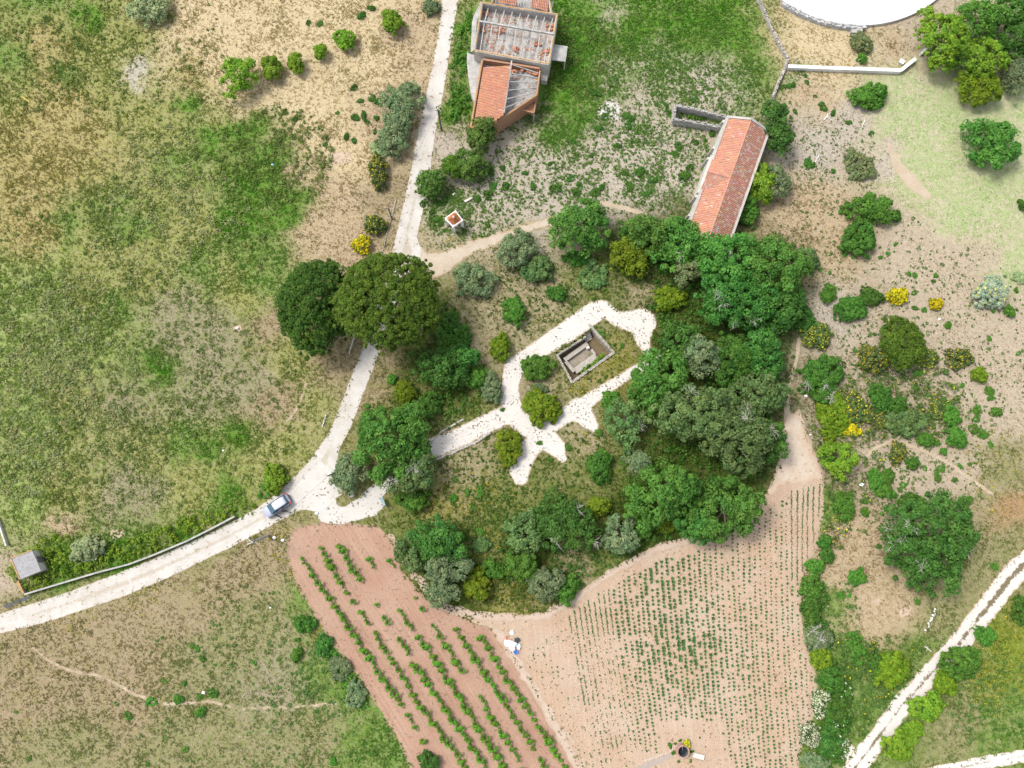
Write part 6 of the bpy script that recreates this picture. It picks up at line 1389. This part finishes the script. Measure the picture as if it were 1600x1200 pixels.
gh = [(-1.78, .70, .97, 1.18), (-1.62, .72, .97, 1.42), (-1.2, .74, .97, 1.50), (-.3, .74, .97, 1.53), (.25, .72, .97, 1.47), (.55, .71, .97, 1.30), (1.05, .70, .97, 1.0)]
mb = MB(); loft(mb, [[cl(x_, -w * 1.04, z0), cl(x_, -w * .84, z1 - .05), cl(x_, -w * .6, z1), cl(x_, w * .6, z1), cl(x_, w * .84, z1 - .05), cl(x_, w * 1.04, z0)] for x_, w, z0, z1 in gh], True); mb.build('windows', M['glass'], car)
rf = [(-1.56, .56, 1.475), (-1.2, .6, 1.53), (-.3, .6, 1.56), (.22, .57, 1.50), (.32, .5, 1.465)]
mb = MB(); loft(mb, [[cl(x_, -w, z - .05), cl(x_, -w * .8, z), cl(x_, 0, z + .02), cl(x_, w * .8, z), cl(x_, w, z - .05), cl(x_, 0, z - .06)] for x_, w, z in rf], True); mb.build('roof', M['carroof'], car, smooth=True)
for s_ in (-1, 1):
    mb = MB(); mb.path([cl(-1.75, s_ * .66, 1.0), cl(-1.5, s_ * .64, 1.44), cl(.2, s_ * .62, 1.47), cl(1.02, s_ * .7, 1.0)], [.035] * 4, 6); mb.build('roof_pillar', M['black'], car)
    mb = MB(); mb.blob(cl(.78, s_ * .98, 1.0), (.10, .10, .09), 3, 8, 6, .02); mb.build('mirror', M['black'], car, smooth=True)
    mb = MB(); mb.blob(cl(1.78, s_ * .62, .68), (.22, .14, .10), 5, 8, 6, .03); mb.build('headlight', M['lens'], car, smooth=True)
    mb = MB(); mb.blob(cl(-1.88, s_ * .70, .88), (.16, .15, .14), 6, 8, 6, .03); mb.build('tail_light', M['red'], car, smooth=True)
    for x_ in (-1.25, 1.28):
        mb = MB(); mb.tube(cl(x_, s_ * .66, .31), cl(x_, s_ * .87, .31), .31, .31, 18); ty = mb.build('wheel', M['black'], car)
        mb = MB(); mb.tube(cl(x_, s_ * .80, .31), cl(x_, s_ * .885, .31), .19, .17, 12); mb.build('rim', M['metal'], ty)
mb = MB(); mb.mesh([cl(.32, -.5, 1.475), cl(.32, .5, 1.475), cl(1.08, .68, 1.03), cl(1.08, -.68, 1.03)], [(0, 1, 2, 3)]); mb.build('windscreen', surf('windscreen_glass', (.03, .08, .11), .12, .1, 1, bumpd=0, spec=.7), car)
mb = MB(); mb.beam(cl(-2.03, -.6, .5), cl(-2.03, .6, .5), .08, .14); mb.build('rear_bumper', M['black'], car)
mb = MB(); mb.beam(cl(2.03, -.42, .42), cl(2.03, .42, .42), .06, .12); mb.build('grille', M['black'], car)
# open driver door, hinged at the front
hx, hy = .75, .87; da = math.radians(62); dv = lambda l_, z, o_=0: cl(hx - l_ * math.cos(da) + o_ * math.sin(da), hy + l_ * math.sin(da) + o_ * math.cos(da), z)
mb = MB(); mb.mesh([dv(0, .28), dv(1.0, .28), dv(1.05, .95), dv(0, .95), dv(0, .28, .07), dv(1.0, .28, .07), dv(1.05, .95, .07), dv(0, .95, .07)], [(0, 1, 2, 3), (7, 6, 5, 4), (0, 4, 5, 1), (1, 5, 6, 2), (2, 6, 7, 3), (3, 7, 4, 0)]); od = mb.build('door', M['black'], car)
od['label'] = 'open driver door'
mb = MB(); mb.mesh([dv(.1, .96, .03), dv(1.0, .96, .03), dv(.95, 1.4, -.05), dv(.55, 1.4, -.05)], [(0, 1, 2, 3)]); mb.build('door_window', M['glass'], od)

# --- person beside the open door
def person(base, face, label):
    root = thing('person', (base.x, base.y, base.z), label, 'person')
    J = [(0, 0, .92), (0, .01, 1.15), (0, .0, 1.40), (0, 0, 1.50), (.02, 0, 1.60), (0, .19, 1.40), (.04, .24, 1.12), (.20, .20, .95), (.26, .19, .88), (0, -.19, 1.40), (-.02, -.25, 1.12), (.10, -.22, .90), (.14, -.21, .82), (0, .10, .88), (.06, .11, .50), (.0, .11, .08), (.14, .13, .04), (0, -.10, .88), (-.04, -.11, .50), (-.12, -.11, .08), (.02, -.13, .04)]
    Ed = [(0, 1), (1, 2), (2, 3), (3, 4), (2, 5), (5, 6), (6, 7), (7, 8), (2, 9), (9, 10), (10, 11), (11, 12), (0, 13), (13, 14), (14, 15), (15, 16), (0, 17), (17, 18), (18, 19), (19, 20)]
    Rr = [.15, .14, .15, .065, .06, .075, .055, .04, .04, .075, .055, .04, .04, .10, .07, .05, .045, .10, .07, .05, .045]
    me = bpy.data.meshes.new('body'); me.from_pydata(J, Ed, []); o = link('body', me, M['cloth'], root)
    sk = o.modifiers.new('skin', 'SKIN'); ss = o.modifiers.new('sub', 'SUBSURF'); ss.levels = 1; ss.render_levels = 2
    for i, v_ in enumerate(me.skin_vertices[0].data): v_.radius = (Rr[i], Rr[i] * (1.25 if i < 3 else 1)); v_.use_root = (i == 0)
    ORG_s = ORG[root.name]; ORG[root.name] = Vector((0, 0, 0))
    mb = MB(); mb.blob((.03, 0, 1.66), (.10, .08, .125), 2, 12, 9, .01); mb.blob((.13, 0, 1.65), (.025, .02, .03), 2, 6, 5, .01); mb.build('head', M['skin'], root, smooth=True)
    mb = MB(); mb.blob((.005, 0, 1.70), (.112, .095, .11), 4, 12, 8, .03); mb.build('hair', M['hair'], root, smooth=True)
    for i, (hx_, hy_, hz) in enumerate(((.27, .19, .86), (.15, -.21, .79))):
        mb = MB(); mb.blob((hx_, hy_, hz), (.045, .022, .05), 3, 8, 6, .02)
        for k in range(4): mb.path([(hx_ + .03 - k * .02, hy_, hz - .03), (hx_ + .035 - k * .02, hy_, hz - .08), (hx_ + .03 - k * .018, hy_ + .012, hz - .11 + (k == 3) * .02)], [.010, .009, .007], 5)
        mb.path([(hx_ + .03, hy_ + .01, hz + .01), (hx_ + .06, hy_ + .01, hz - .02), (hx_ + .065, hy_ + .01, hz - .05)], [.011, .010, .008], 5); mb.build('hand', M['skin'], root, smooth=True)
    ORG[root.name] = ORG_s; root.rotation_euler.z = face
    return root
pp = P(444.5, 798.5, .9); person(Vector((pp.x, pp.y, .03)), math.atan2(sdir.y, sdir.x) + math.pi * .9, 'person in dark clothes standing at the open side of the silver car')
